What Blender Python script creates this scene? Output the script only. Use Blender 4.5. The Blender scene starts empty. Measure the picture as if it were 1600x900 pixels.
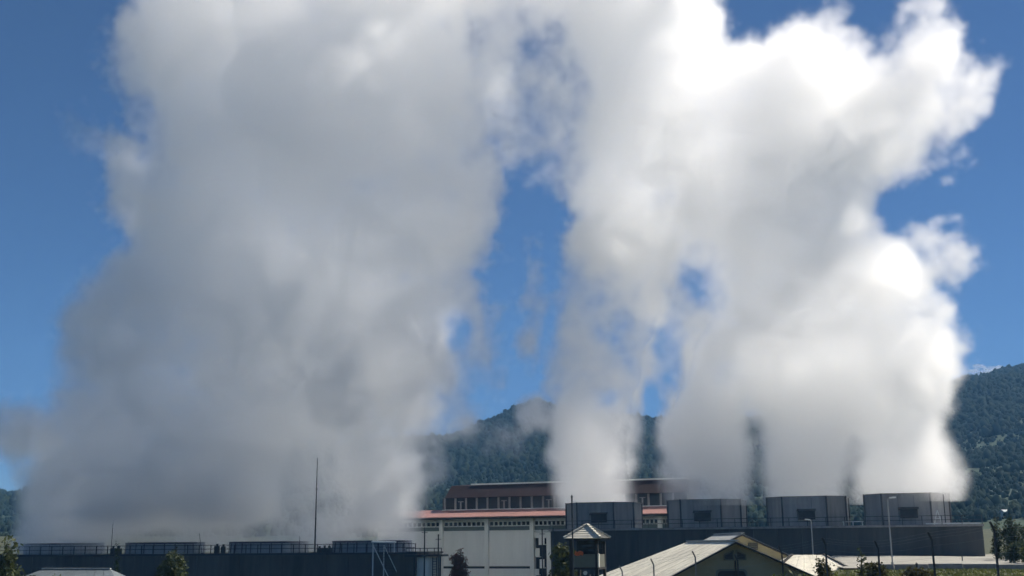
import bpy, bmesh, math, random
import numpy as np
from mathutils import Vector, Matrix

random.seed(7)
scene = bpy.context.scene
col = scene.collection

# ------------------------------------------------------------------ camera
F_PX, CX, CY = 1800.0, 800.0, 450.0
PITCH = math.atan(400.0 / 1800.0)
ROLL = 0.008
EYE = Vector((0.0, 0.0, 8.0))
_f = Vector((0, math.cos(PITCH), math.sin(PITCH)))
_r = Vector((1, 0, 0)); _u = _r.cross(_f)
_r, _u = _r * math.cos(ROLL) - _u * math.sin(ROLL), _u * math.cos(ROLL) + _r * math.sin(ROLL)
cam_data = bpy.data.cameras.new("camera")
cam = bpy.data.objects.new("camera", cam_data)
col.objects.link(cam)
cam_data.sensor_width = 36.0
cam_data.lens = 36.0 * F_PX / 1600.0
cam_data.clip_start = 0.1
cam_data.clip_end = 20000.0
cam.matrix_world = Matrix(((_r.x, _u.x, -_f.x, EYE.x), (_r.y, _u.y, -_f.y, EYE.y), (_r.z, _u.z, -_f.z, EYE.z), (0, 0, 0, 1)))
scene.camera = cam

# ------------------------------------------------------------------ sky and sun
SUN_ELEV = math.radians(48)
SUN_AZ = math.radians(24)         # from +X (right) towards +Y (away from the camera)
world = bpy.data.worlds.new("World")
scene.world = world
world.use_nodes = True
wn = world.node_tree.nodes
wn.clear()
sky = wn.new("ShaderNodeTexSky")
sky.sky_type = 'NISHITA'
sky.sun_disc = False
sky.sun_elevation = SUN_ELEV
sky.sun_rotation = math.pi / 2 - SUN_AZ
sky.altitude = 3300
sky.air_density = 1.0
sky.dust_density = 0.0
sky.ozone_density = 10.0
bg = wn.new("ShaderNodeBackground")
bg.inputs['Strength'].default_value = 0.06
wo = wn.new("ShaderNodeOutputWorld")
world.node_tree.links.new(sky.outputs[0], bg.inputs[0])
world.node_tree.links.new(bg.outputs[0], wo.inputs[0])

sun_data = bpy.data.lights.new("sun", 'SUN')
sun_data.energy = 5.0
sun_data.angle = math.radians(0.5)
sun_data.color = (1.0, 0.92, 0.80)
sun = bpy.data.objects.new("sun", sun_data)
col.objects.link(sun)
to_sun = Vector((math.cos(SUN_ELEV) * math.cos(SUN_AZ), math.cos(SUN_ELEV) * math.sin(SUN_AZ), math.sin(SUN_ELEV)))
sun.rotation_euler = to_sun.to_track_quat('Z', 'Y').to_euler()
sun.location = to_sun * 300

vs = scene.view_settings
vs.view_transform = 'Standard'
vs.look = 'None'
vs.gamma = 1.0
vs.use_curve_mapping = False
vs.exposure = 0.39
cy = scene.cycles
cy.max_bounces = 32
cy.volume_bounces = 24
cy.diffuse_bounces = 3
cy.glossy_bounces = 2
cy.transparent_max_bounces = 32
cy.volume_step_rate = 1.0
cy.volume_max_steps = 512
cy.use_adaptive_sampling = True
cy.adaptive_threshold = 0.1
cy.adaptive_min_samples = 40
cy.use_denoising = True
cy.denoising_input_passes = 'RGB_ALBEDO_NORMAL'
cy.sample_clamp_indirect = 5.0
cy.use_light_tree = False

# ------------------------------------------------------------------ photograph measure -> place
def ray(px, py):
    return _f + _r * ((px - CX) / F_PX) + _u * ((CY - py) / F_PX)
def at(px, py, Y):
    """the point of the place seen at (px, py) of the 1600x900 photograph, Y metres in front of the camera"""
    d = ray(px, py)
    return EYE + d * (Y / d.y)
def hit(px, py, p, n):
    """the same, on the plane through p with normal n"""
    d = ray(px, py)
    return EYE + d * ((Vector(p) - EYE).dot(n) / d.dot(n))
def project(x, y, z):
    x = x - EYE.x; y = y - EYE.y; z = z - EYE.z
    d = x * _f.x + y * _f.y + z * _f.z
    return CX + F_PX * (x * _r.x + y * _r.y + z * _r.z) / d, CY - F_PX * (x * _u.x + y * _u.y + z * _u.z) / d
# ------------------------------------------------------------------ small builders
class MB:
    """collects shapes, links them as one mesh object"""
    def __init__(self): self.v = []; self.f = []
    def add(self, vs, fs):
        k = len(self.v); self.v += [tuple(p) for p in vs]; self.f += [tuple(i + k for i in f) for f in fs]; return self
    def box(self, lo, hi, M=None):
        (a, b, c), (d, e, g) = lo, hi
        vs = [Vector(p) for p in ((a,b,c),(d,b,c),(d,e,c),(a,e,c),(a,b,g),(d,b,g),(d,e,g),(a,e,g))]
        if M: vs = [M @ p for p in vs]
        return self.add(vs, [(0,3,2,1),(4,5,6,7),(0,1,5,4),(1,2,6,5),(2,3,7,6),(3,0,4,7)])
    def tube(self, p, q, r0, r1=None, n=8):
        p, q = Vector(p), Vector(q); r1 = r0 if r1 is None else r1
        d = (q - p).normalized(); a = d.orthogonal().normalized(); b = d.cross(a)
        vs = []
        for c, r in ((p, r0), (q, r1)):
            for i in range(n):
                t = 2 * math.pi * i / n; vs.append(c + a * (r * math.cos(t)) + b * (r * math.sin(t)))
        fs = [(i, (i + 1) % n, n + (i + 1) % n, n + i) for i in range(n)] + [tuple(range(n))[::-1], tuple(range(n, 2 * n))]
        return self.add(vs, fs)
    def beam(self, p, q, w, h, up=(0, 0, 1)):
        """square bar from p to q, w wide, h tall"""
        p, q = Vector(p), Vector(q); d = (q - p).normalized()
        s = d.cross(Vector(up)); s = s.normalized() if s.length > 1e-4 else Vector((1, 0, 0)); t = s.cross(d)
        vs = [c + s * (i * w / 2) + t * (j * h / 2) for c in (p, q) for i, j in ((-1,-1),(1,-1),(1,1),(-1,1))]
        return self.add(vs, [(0,1,2,3),(7,6,5,4),(0,4,5,1),(1,5,6,2),(2,6,7,3),(3,7,4,0)])
    def slab(self, pts, t, n=None):
        """flat piece with the outline pts, thickened by t below it"""
        pts = [Vector(p) for p in pts]; k = len(pts)
        if n is None: n = (pts[1] - pts[0]).cross(pts[2] - pts[0]).normalized()
        if n.z < 0: n = -n
        low = [p - n * t for p in pts]
        return self.add(pts + low, [tuple(range(k)), tuple(range(k, 2 * k))[::-1]] + [(i, k + i, k + (i + 1) % k, (i + 1) % k) for i in range(k)])
    def lathe(self, prof, c=(0, 0, 0), n=32):
        c = Vector(c); m = len(prof)
        vs = [c + Vector((r * math.cos(2 * math.pi * i / n), r * math.sin(2 * math.pi * i / n), z)) for i in range(n) for r, z in prof]
        fs = [(i * m + j, ((i + 1) % n) * m + j, ((i + 1) % n) * m + j + 1, i * m + j + 1) for i in range(n) for j in range(m - 1)]
        return self.add(vs, fs)
    def build(self, name, mat, parent=None, bevel=0.0, shade=False):
        me = bpy.data.meshes.new(name); me.from_pydata(self.v, [], self.f)
        bm = bmesh.new(); bm.from_mesh(me); bmesh.ops.recalc_face_normals(bm, faces=bm.faces[:])
        bm.to_mesh(me); bm.free()
        if shade: me.polygons.foreach_set('use_smooth', [True] * len(me.polygons))
        me.materials.append(mat)
        o = bpy.data.objects.new(name, me); col.objects.link(o)
        if bevel:
            b = o.modifiers.new('bevel', 'BEVEL'); b.width = bevel; b.segments = 2; b.limit_method = 'ANGLE'
        if parent: put(o, parent)
        return o

def put(o, parent):
    """parent o, keeping it where it is"""
    M = world_of(parent)
    o.parent = parent
    o.matrix_parent_inverse = M.inverted()
def world_of(o):
    M = o.matrix_basis.copy()
    if o.parent: M = world_of(o.parent) @ o.matrix_parent_inverse @ M
    return M
def tag(o, label, cat, group=None, kind=None):
    o['label'] = label; o['category'] = cat
    if group: o['group'] = group
    if kind: o['kind'] = kind
    return o
def thing(name, loc, label, cat, group=None, rz=0.0):
    o = bpy.data.objects.new(name, None); col.objects.link(o)
    o.location = loc; o.rotation_euler = (0, 0, rz); o.empty_display_size = 0.3
    return tag(o, label, cat, group)
def struct(o, label=None):
    o['kind'] = 'structure'
    if label: o['label'] = label
    return o

# ------------------------------------------------------------------ materials
def material(name, base, rough=0.7, var=0.25, scale=1.0, metal=0.0, second=None, streak=False, bump=0.0, spec=0.4, stretch=None):
    """painted or grown surface: base colour broken up by weathering, optional second colour, optional vertical run marks"""
    m = bpy.data.materials.new(name); m.use_nodes = True
    nt = m.node_tree; N, L = nt.nodes, nt.links
    bs = N['Principled BSDF']; bs.inputs['Roughness'].default_value = rough; bs.inputs['Metallic'].default_value = metal
    bs.inputs['Specular IOR Level'].default_value = spec
    geo = N.new('ShaderNodeNewGeometry')
    mp = N.new('ShaderNodeMapping'); L.new(geo.outputs['Position'], mp.inputs[0])
    if streak: mp.inputs['Scale'].default_value = (1, 1, 0.12)
    if stretch: mp.inputs['Scale'].default_value = stretch
    n1 = N.new('ShaderNodeTexNoise'); n1.inputs['Scale'].default_value = scale; n1.inputs['Detail'].default_value = 6; n1.inputs['Roughness'].default_value = 0.65
    L.new(mp.outputs[0], n1.inputs[0])
    n2 = N.new('ShaderNodeTexNoise'); n2.inputs['Scale'].default_value = scale * 7; n2.inputs['Detail'].default_value = 4
    L.new(mp.outputs[0], n2.inputs[0])
    mx = N.new('ShaderNodeMath'); mx.operation = 'MULTIPLY_ADD'; L.new(n2.outputs[0], mx.inputs[0]); mx.inputs[1].default_value = 0.4
    ad = N.new('ShaderNodeMath'); ad.operation = 'MULTIPLY'; L.new(n1.outputs[0], ad.inputs[0]); ad.inputs[1].default_value = 0.8
    L.new(ad.outputs[0], mx.inputs[2])
    rp = N.new('ShaderNodeValToRGB'); L.new(mx.outputs[0], rp.inputs[0])
    b = np.array(base); lo = b * (1 - var); hi = np.minimum(b * (1 + var), 0.9) if second is None else np.array(second)
    rp.color_ramp.elements[0].position = 0.38; rp.color_ramp.elements[0].color = (*lo, 1)
    rp.color_ramp.elements[1].position = 0.82; rp.color_ramp.elements[1].color = (*hi, 1)
    L.new(rp.outputs[0], bs.inputs['Base Color'])
    if bump:
        bp = N.new('ShaderNodeBump'); bp.inputs['Strength'].default_value = bump; bp.inputs['Distance'].default_value = 0.05
        L.new(n2.outputs[0], bp.inputs['Height']); L.new(bp.outputs[0], bs.inputs['Normal'])
    return m

def leaf_material(name, dark, light, scale=0.6):
    m = material(name, dark, rough=0.6, scale=scale, second=light, spec=0.25)
    nt = m.node_tree; N, L = nt.nodes, nt.links
    bs = N['Principled BSDF']; out = N['Material Output']
    tr = N.new('ShaderNodeBsdfTranslucent'); mix = N.new('ShaderNodeMixShader'); mix.inputs[0].default_value = 0.3
    rp = next(n for n in N if n.type == 'VALTORGB')
    L.new(rp.outputs[0], tr.inputs[0]); L.new(bs.outputs[0], mix.inputs[1]); L.new(tr.outputs[0], mix.inputs[2]); L.new(mix.outputs[0], out.inputs[0])
    return m

M = {}
M['wall_grey'] = material('factory_grey_sheet', (0.72, 0.73, 0.70), 0.55, 0.10, 0.25, streak=True)
M['wall_pale'] = material('factory_pale_frame', (0.72, 0.73, 0.69), 0.6, 0.12, 0.4, streak=True)
M['mullion'] = material('grey_mullion_paint', (0.30, 0.29, 0.28), 0.6, 0.15, 0.6)
M['green_trim'] = material('green_grey_gutter', (0.16, 0.21, 0.19), 0.5, 0.15, 0.6)
M['glass_dark'] = material('dark_window', (0.03, 0.035, 0.04), 0.25, 0.4, 0.4, spec=0.3)
M['glass_green'] = material('greenish_louvre_glass', (0.10, 0.13, 0.12), 0.35, 0.3, 0.8)
M['roof_red'] = material('maroon_metal_roof', (0.022, 0.010, 0.009), 0.6, 0.25, 0.3, streak=True)
M['roof_pink'] = material('salmon_metal_roof', (0.31, 0.165, 0.145), 0.6, 0.15, 0.25)
M['dark_steel'] = material('dark_steel', (0.035, 0.04, 0.045), 0.6, 0.3, 1.0)
M['grey_steel'] = material('galvanised_steel', (0.26, 0.27, 0.27), 0.5, 0.2, 1.0)
M['pale_steel'] = material('pale_painted_steel', (0.62, 0.64, 0.62), 0.5, 0.12, 1.0)
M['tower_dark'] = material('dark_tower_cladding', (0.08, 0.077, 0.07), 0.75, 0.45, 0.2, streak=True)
M['stack_grey'] = material('grey_stack_panels', (0.27, 0.27, 0.262), 0.65, 0.35, 0.3, streak=True)
M['rib_grey'] = material('dark_grey_corner_post', (0.075, 0.08, 0.085), 0.6, 0.2, 0.6)
M['ring_grey'] = material('blue_grey_fan_ring', (0.22, 0.25, 0.28), 0.6, 0.15, 0.5, streak=True)
M['ring_dark'] = material('dark_ring_lip', (0.075, 0.075, 0.10), 0.6, 0.2, 0.5)
M['concrete'] = material('pale_concrete', (0.31, 0.30, 0.26), 0.9, 0.25, 0.15)
M['concrete_dirty'] = material('stained_concrete', (0.30, 0.28, 0.26), 0.9, 0.35, 0.8)
M['white'] = material('white_tank_paint', (0.72, 0.70, 0.60), 0.5, 0.12, 0.8, streak=True)
M['roof_beige'] = material('weathered_beige_roof_sheet', (0.70, 0.65, 0.53), 0.85, 0.32, 0.35)
M['roof_lgrey'] = material('light_grey_roof_sheet', (0.36, 0.37, 0.36), 0.8, 0.2, 0.5)
M['roof_blue'] = material('blue_grey_roof_sheet', (0.12, 0.145, 0.16), 0.7, 0.2, 0.4)
M['cream'] = material('cream_plaster', (0.33, 0.30, 0.20), 0.9, 0.15, 0.5)
M['olive_board'] = material('olive_grey_board', (0.15, 0.155, 0.125), 0.8, 0.15, 0.7)
M['barge'] = material('dark_bargeboard', (0.03, 0.028, 0.026), 0.7, 0.3, 1.0)
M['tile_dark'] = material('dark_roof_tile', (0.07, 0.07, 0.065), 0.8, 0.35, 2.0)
M['tile_pale'] = material('cream_roof_tile', (0.58, 0.55, 0.46), 0.8, 0.15, 1.2)
M['orange'] = material('orange_cloth', (0.75, 0.16, 0.05), 0.8, 0.2, 3.0)
M['bark'] = material('bark', (0.07, 0.05, 0.035), 0.9, 0.3, 2.0)
M['leaf_dark'] = leaf_material('dark_cypress_leaf', (0.022, 0.034, 0.014), (0.05, 0.07, 0.025))
M['leaf_olive'] = leaf_material('olive_leaf', (0.04, 0.05, 0.018), (0.10, 0.12, 0.035))
M['leaf_green'] = leaf_material('yellow_green_leaf', (0.05, 0.07, 0.015), (0.16, 0.19, 0.04))
M['leaf_red'] = leaf_material('russet_leaf', (0.05, 0.045, 0.025), (0.22, 0.07, 0.035), 1.2)
M['leaf_brown'] = leaf_material('brown_green_leaf', (0.05, 0.042, 0.02), (0.12, 0.12, 0.035), 1.5)
M['grass'] = leaf_material('bright_grass', (0.06, 0.085, 0.016), (0.19, 0.21, 0.045), 0.5)
M['ground'] = material('grassy_earth', (0.05, 0.07, 0.022), 0.95, 0.3, 0.12, second=(0.10, 0.095, 0.04))
M['field'] = material('hill_pasture_and_crops', (0.016, 0.034, 0.018), 0.95, 0.2, 0.012, second=(0.05, 0.08, 0.03))
M['wood'] = material('far_forest', (0.009, 0.017, 0.009), 0.9, 0.2, 0.06, second=(0.022, 0.035, 0.014), spec=0.05)
# ================================================================== GROUND AND HILLS
def sm(a, b, x):
    t = np.clip((np.asarray(x, float) - a) / (b - a), 0, 1)
    return t * t * (3 - 2 * t)
def wave2(x, y, seed, size, octaves=4, gain=0.5):
    """smooth random relief from summed sines, about -1 .. 1"""
    rng = np.random.default_rng(seed); s = 0; a = 1.0; t = 0
    for o in range(octaves):
        for _ in range(3):
            th = rng.uniform(0, 2 * math.pi); k = 2 * math.pi / (size / 2 ** o) * rng.uniform(.7, 1.3)
            s = s + a * np.sin((x * math.cos(th) + y * math.sin(th)) * k + rng.uniform(0, 6.28))
        t += a * 1.6; a *= gain
    return s / t
LOW = 1.6
def ground_z(x, y):
    x = np.asarray(x, float); y = np.asarray(y, float)
    bx = 0.262 * np.maximum(y, 60)
    m = sm(bx - 6, bx + 1.5, x)
    near = np.maximum(1 - sm(52, 96, y), m)
    z = LOW + (5.78 - LOW) * near
    z = z + m * (0.36 * sm(95, 150, y))
    far = sm(215, 420, y)
    z = z * (1 - far) + far * (3 + 9 * sm(30, 120, np.abs(x - 0.02 * y)))
    return z + 0.10 * wave2(x, y, 3, 25, 3)

def grid_mesh(name, xs, ys, zf, mat):
    X, Y = np.meshgrid(xs, ys, indexing='ij'); Z = zf(X, Y)
    n, m = X.shape
    V = np.stack([X, Y, Z], -1).reshape(-1, 3)
    i = np.arange(n - 1)[:, None] * m + np.arange(m - 1)[None, :]
    Fq = np.stack([i, i + m, i + m + 1, i + 1], -1).reshape(-1, 4)
    me = bpy.data.meshes.new(name)
    me.vertices.add(len(V)); me.vertices.foreach_set('co', V.ravel())
    me.loops.add(Fq.size); me.loops.foreach_set('vertex_index', Fq.ravel())
    me.polygons.add(len(Fq)); me.polygons.foreach_set('loop_start', np.arange(len(Fq)) * 4)
    me.update(calc_edges=True); me.validate()
    me.polygons.foreach_set('use_smooth', np.ones(len(Fq), bool))
    me.materials.append(mat)
    o = bpy.data.objects.new(name, me); col.objects.link(o); o['kind'] = 'structure'
    return o

RIDGE = np.array([(-900,800),(-400,770),(0,766),(22,775),(60,765),(120,745),(300,705),(560,690),(690,679),(712,673),(745,663),(775,655),(800,644),(822,635),(845,632),(862,636),(890,648),(930,660),
                  (1010,668),(1100,668),(1200,655),(1350,628),(1440,612),(1490,603),(1520,594),(1545,589),(1570,580),(1600,575),(1680,556),(1800,545),(2100,575),(2600,700)], float)
HY = 1500.0
def hill_z(x, y):
    px = CX + F_PX * x / np.maximum(y, 50) / 1.0
    pz = 8 + (848.0 - np.interp(px, RIDGE[:, 0], RIDGE[:, 1])) / F_PX * HY - 8
    t = y / HY
    up = np.where(t < 1, sm(0.26, 1.0, t) * 0.72 + 0.28 * t, 1 - 0.6 * sm(1.0, 1.5, t))
    # foothills in front, low and rounded
    foot = 7 * np.clip(wave2(x, y, 21, 420, 3), -0.3, 1) * sm(300, 520, y) * (1 - sm(900, 1300, y))
    spur = 12 * wave2(x, y, 9, 300, 4) * sm(700, 1100, y) * (1 - 0.75 * sm(1250, 1480, y))
    return 3 + 0.93 * pz * up * sm(270, 480, y) + foot + spur - 16 * (1 - sm(250, 420, y))

def sphere20():
    p = (1 + 5 ** .5) / 2
    v = np.array([(-1,p,0),(1,p,0),(-1,-p,0),(1,-p,0),(0,-1,p),(0,1,p),(0,-1,-p),(0,1,-p),(p,0,-1),(p,0,1),(-p,0,-1),(-p,0,1)], float)
    v /= np.linalg.norm(v[0])
    f = np.array([(0,11,5),(0,5,1),(0,1,7),(0,7,10),(0,10,11),(1,5,9),(5,11,4),(11,10,2),(10,7,6),(7,1,8),(3,9,4),(3,4,2),(3,2,6),(3,6,8),(3,8,9),(4,9,5),(2,4,11),(6,2,10),(8,6,7),(9,8,1)])
    return v, f
def tris_mesh(name, V, T, mat, smooth_=False):
    me = bpy.data.meshes.new(name)
    me.vertices.add(len(V)); me.vertices.foreach_set('co', np.asarray(V, np.float32).ravel())
    me.loops.add(T.size); me.loops.foreach_set('vertex_index', T.astype(np.int32).ravel())
    me.polygons.add(len(T)); me.polygons.foreach_set('loop_start', np.arange(len(T), dtype=np.int32) * 3)
    me.update(calc_edges=True)
    if smooth_: me.polygons.foreach_set('use_smooth', np.ones(len(T), bool))
    me.materials.append(mat)
    o = bpy.data.objects.new(name, me); col.objects.link(o)
    return o

def build_setting():
    def nonuni(a, b, c, n, lo, hi):
        t = np.linspace(-1, 1, n); s = np.sinh(t * 4) / math.sinh(4)
        return np.where(s < 0, c + s * (c - lo), c + s * (hi - c))
    xs = np.unique(np.concatenate([np.linspace(-1500, -90, 30), np.linspace(-90, 90, 121), np.linspace(90, 1500, 30)]))
    ys = np.unique(np.concatenate([np.linspace(-260, 20, 15), np.linspace(20, 220, 101), np.linspace(220, 700, 40)]))
    g = grid_mesh('ground', xs, ys, ground_z, M['ground']); g['label'] = 'grassy ground round the plant'
    hx = np.linspace(-1700, 1900, 361); hy = np.unique(np.concatenate([np.linspace(280, 1560, 150), np.linspace(1560, 2300, 30)]))
    h = grid_mesh('hills', hx, hy, hill_z, M['field']); h['label'] = 'green hills and wooded mountain behind the plant'
    # woods
    rng = np.random.default_rng(5)
    n = 620000
    y = 420 + 1180 * rng.random(n) ** 0.85; x = rng.uniform(-0.50, 0.52, n) * y
    patch = wave2(x, y, 33, 230, 4, .6)
    keep = rng.random(n) < np.where(y > 860, 0.9 + 0.2 * patch, np.where(patch > 0.10, 0.9, 0.10 + 0.25 * (wave2(x, y, 71, 60, 3) > .25))) * np.where(y > 700, 0.8, 0.6)
    pxx = CX + F_PX * x / y
    seen = (pxx < 110) | ((pxx > 590) & (pxx < 1110)) | ((pxx > 1130) & (pxx < 1230)) | ((pxx > 1300) & (pxx < 1370)) | (pxx > 1410)
    keep &= seen | (rng.random(n) < 0.25)
    x, y = x[keep], y[keep]; n = len(x)
    r = np.clip(1.5 * np.exp(rng.normal(0, .36, n)), .6, 3.4) * np.where(y < 800, 0.7, 1.0); hgt = r * rng.uniform(0.8, 2.0, n)
    sv, sf = sphere20()
    jit = rng.uniform(0.55, 1.35, (n, 12, 1))
    V = sv[None] * jit * np.stack([r, r, hgt], -1)[:, None, :]
    V[:, :, 0] += x[:, None]; V[:, :, 1] += y[:, None]; V[:, :, 2] += (hill_z(x, y) + 0.45 * hgt)[:, None]
    T = (sf[None] + (np.arange(n) * 12)[:, None, None]).reshape(-1, 3)
    f = tris_mesh('forest', V.reshape(-1, 3), T, M['wood'])
    tag(f, 'dense dark forest clothing the mountain and hill slopes', 'forest', kind='stuff')
    # pale concrete yard on the right, with the road edge
    def yard_z(X, Y): return ground_z(X, Y) + 0.03 + 0.10
    U = np.linspace(0, 1, 60); Wd = np.linspace(0, 1, 40)
    A = [Vector((at(1318, 880, 92).x, 92, 0)), Vector((62, 84, 0)), Vector((72, 150, 0)), Vector((36.5, 146, 0))]
    Xs, Ys = np.meshgrid(U, Wd, indexing='ij')
    me_v = lambda k: (A[0][k]*(1-Xs)*(1-Ys) + A[1][k]*Xs*(1-Ys) + A[2][k]*Xs*Ys + A[3][k]*(1-Xs)*Ys)
    PX, PY = me_v(0), me_v(1); PZ = yard_z(PX, PY)
    V = np.stack([PX, PY, PZ], -1).reshape(-1, 3)
    i = (np.arange(59)[:, None] * 40 + np.arange(39)[None, :]).ravel()
    T = np.concatenate([np.stack([i, i + 40, i + 41], -1), np.stack([i, i + 41, i + 1], -1)])
    s = tris_mesh('concrete_yard', V, T, M['concrete'], True); struct(s, 'pale sunlit concrete yard before the dark cooling tower wall')
    # low stained kerb wall along its near edge, cast in lengths
    root = thing('low_wall', (at(1400, 885, 90).x, 90, 6.1), 'low stained concrete wall along the near edge of the pale yard', 'wall')
    p0, p1 = Vector((at(1345, 880, 91).x, 91.2, 0)), Vector((63, 83.4, 0)); L = (p1 - p0).length; k = int(L / 2.4)
    for j in range(k):
        a, b = p0.lerp(p1, (j + 0.01) / k), p0.lerp(p1, (j + 0.99) / k)
        za, zb = float(ground_z(a.x, a.y)), float(ground_z(b.x, b.y)); t = min(za, zb)
        mb = MB(); d = (b - a).normalized(); nn = Vector((-d.y, d.x, 0)) * 0.14; top = t + 0.42 + 0.03 * random.random()
        mb.add([a - nn + Vector((0,0,t-.3)), b - nn + Vector((0,0,t-.3)), b + nn + Vector((0,0,t-.3)), a + nn + Vector((0,0,t-.3)),
                a - nn + Vector((0,0,top)), b - nn + Vector((0,0,top)), b + nn + Vector((0,0,top)), a + nn + Vector((0,0,top))],
               [(0,3,2,1),(4,5,6,7),(0,1,5,4),(1,2,6,5),(2,3,7,6),(3,0,4,7)])
        mb.build('wall_length', M['concrete_dirty'], root)
    # bright grass on the near bank
    n = 26000
    y = rng.uniform(50, 89, n); x = rng.uniform(0.17, 0.52, n) * y
    keep = (rng.random(n) < 0.45 + 0.55 * (wave2(x, y, 8, 6, 3) > -0.1)) & (y < 91.2 - 7.8 * (x - 27) / 36 - 0.4)
    x, y = x[keep], y[keep]; n = len(x); z = ground_z(x, y)
    a = rng.uniform(0, math.pi, n); w = 0.06; hh = rng.uniform(0.06, 0.2, n)
    lean = rng.normal(0, .1, (n, 2))
    V = np.stack([np.stack([x - w * np.cos(a), y - w * np.sin(a), z - .03], -1), np.stack([x + w * np.cos(a), y + w * np.sin(a), z - .03], -1), np.stack([x + lean[:, 0], y + lean[:, 1], z + hh], -1)], 1)
    s = tris_mesh('grass', V.reshape(-1, 3), np.arange(3 * n).reshape(-1, 3), M['grass'])
    tag(s, 'bright green grass on the near bank below the yard', 'grass', kind='stuff')

# ------------------------------------------------------------------ plants
def leaf_cloud(name, lobes, n, size, mat, parent, seed):
    """crown of small leaf sprays spread through uneven lobes (cx, cy, cz, rx, ry, rz)"""
    rng = np.random.default_rng(seed)
    lob = np.array(lobes, float); vol = lob[:, 3] * lob[:, 4] * lob[:, 5]
    # every lobe is a bunch of twigs, each twig carries a spray of leaves
    nt = max(20, n // 14)
    li = rng.choice(len(lob), nt, p=vol / vol.sum())
    d = rng.normal(size=(nt, 3)); d /= np.linalg.norm(d, axis=1)[:, None]
    tw = lob[li, :3] + d * lob[li, 3:] * (rng.random(nt) ** 0.42 * rng.uniform(0.75, 1.15, nt))[:, None]
    ti = rng.integers(0, nt, n)
    c = tw[ti] + rng.normal(size=(n, 3)) * size * 1.25
    a = rng.normal(size=(n, 3)); a /= np.linalg.norm(a, axis=1)[:, None]
    b = np.cross(a, rng.normal(size=(n, 3))); b /= np.linalg.norm(b, axis=1)[:, None]
    s = size * rng.uniform(0.6, 1.3, n)[:, None]
    V = np.stack([c - a * s, c + b * s * .45, c + a * s, c - b * s * .45], 1).reshape(-1, 3)
    q = np.arange(n)[:, None] * 4
    T = np.concatenate([q + np.array([[0, 1, 2]]), q + np.array([[0, 2, 3]])])
    o = tris_mesh(name, V, T, mat)
    if parent: put(o, parent)
    return o
def plant(name, px, Y, top, half_px, kind, label, cat, mat, seed, group=None, base_z=None, n=None):
    """tree or bush standing at picture column px, Y metres off, its tip at picture row `top`"""
    tip = at(px, top, Y); x = tip.x
    z0 = float(ground_z(x, Y)) if base_z is None else base_z
    h = tip.z - z0; r = half_px * Y / F_PX
    root = thing(name, (x, Y, z0), label, cat, group)
    rng = np.random.default_rng(seed)
    lobes = []
    if kind == 'column':
        for t in np.linspace(0.08, 0.94, 9):
            w = r * (0.95 if t < .6 else 1.55 * (1 - t) + .3); lobes.append((x + rng.normal(0, r * .14), Y + rng.normal(0, r * .14), z0 + t * h, w, w, h * .1))
    elif kind == 'cone':
        for t in np.linspace(0.15, 0.95, 10):
            w = r * (1.08 - t) * rng.uniform(.75, 1.15)
            for q in range(3):
                an = rng.uniform(0, 6.28); lobes.append((x + math.cos(an) * w * .5, Y + math.sin(an) * w * .5, z0 + t * h, w * .62, w * .62, h * .05))
    elif kind == 'round':
        for q in range(11):
            an = rng.uniform(0, 6.28); e = rng.uniform(-.9, 1); k = math.sqrt(max(0, 1 - e * e)) * rng.uniform(.3, .62)
            lobes.append((x + math.cos(an) * r * k, Y + math.sin(an) * r * k, z0 + h * (.60 + .27 * e), r * .5, r * .5, h * rng.uniform(.1, .17)))
    else:   # bush
        for q in range(9):
            an = rng.uniform(0, 6.28); k = rng.uniform(.1, .7)
            lobes.append((x + math.cos(an) * r * k, Y + math.sin(an) * r * k, z0 + h * rng.uniform(.25, .8 - .35 * k), r * .42, r * .42, h * .24))
    n = n or 2600
    size = max(0.10, min(0.3, r * .13))
    leaf_cloud('crown' if kind != 'bush' else 'foliage', lobes, n, size, mat, root, seed)
    mb = MB()
    th = h * (.9 if kind in ('column', 'cone') else .62 if kind == 'round' else .4)
    tr = max(.04, r * .07)
    mb.tube((x, Y, z0 - .2), (x + .03 * h * rng.normal(), Y, z0 + th), tr, tr * .3, 7)
    for l in lobes[:: (1 if kind in ('round', 'bush') else 3)]:
        zz = z0 + max(.15 * h, (l[2] - z0) * .6); mb.tube((x, Y, min(zz, z0 + th * .95)), l[:3], tr * .45, tr * .12, 5)
    mb.build('trunk' if kind != 'bush' else 'stem', M['bark'], root)
    return root
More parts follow.
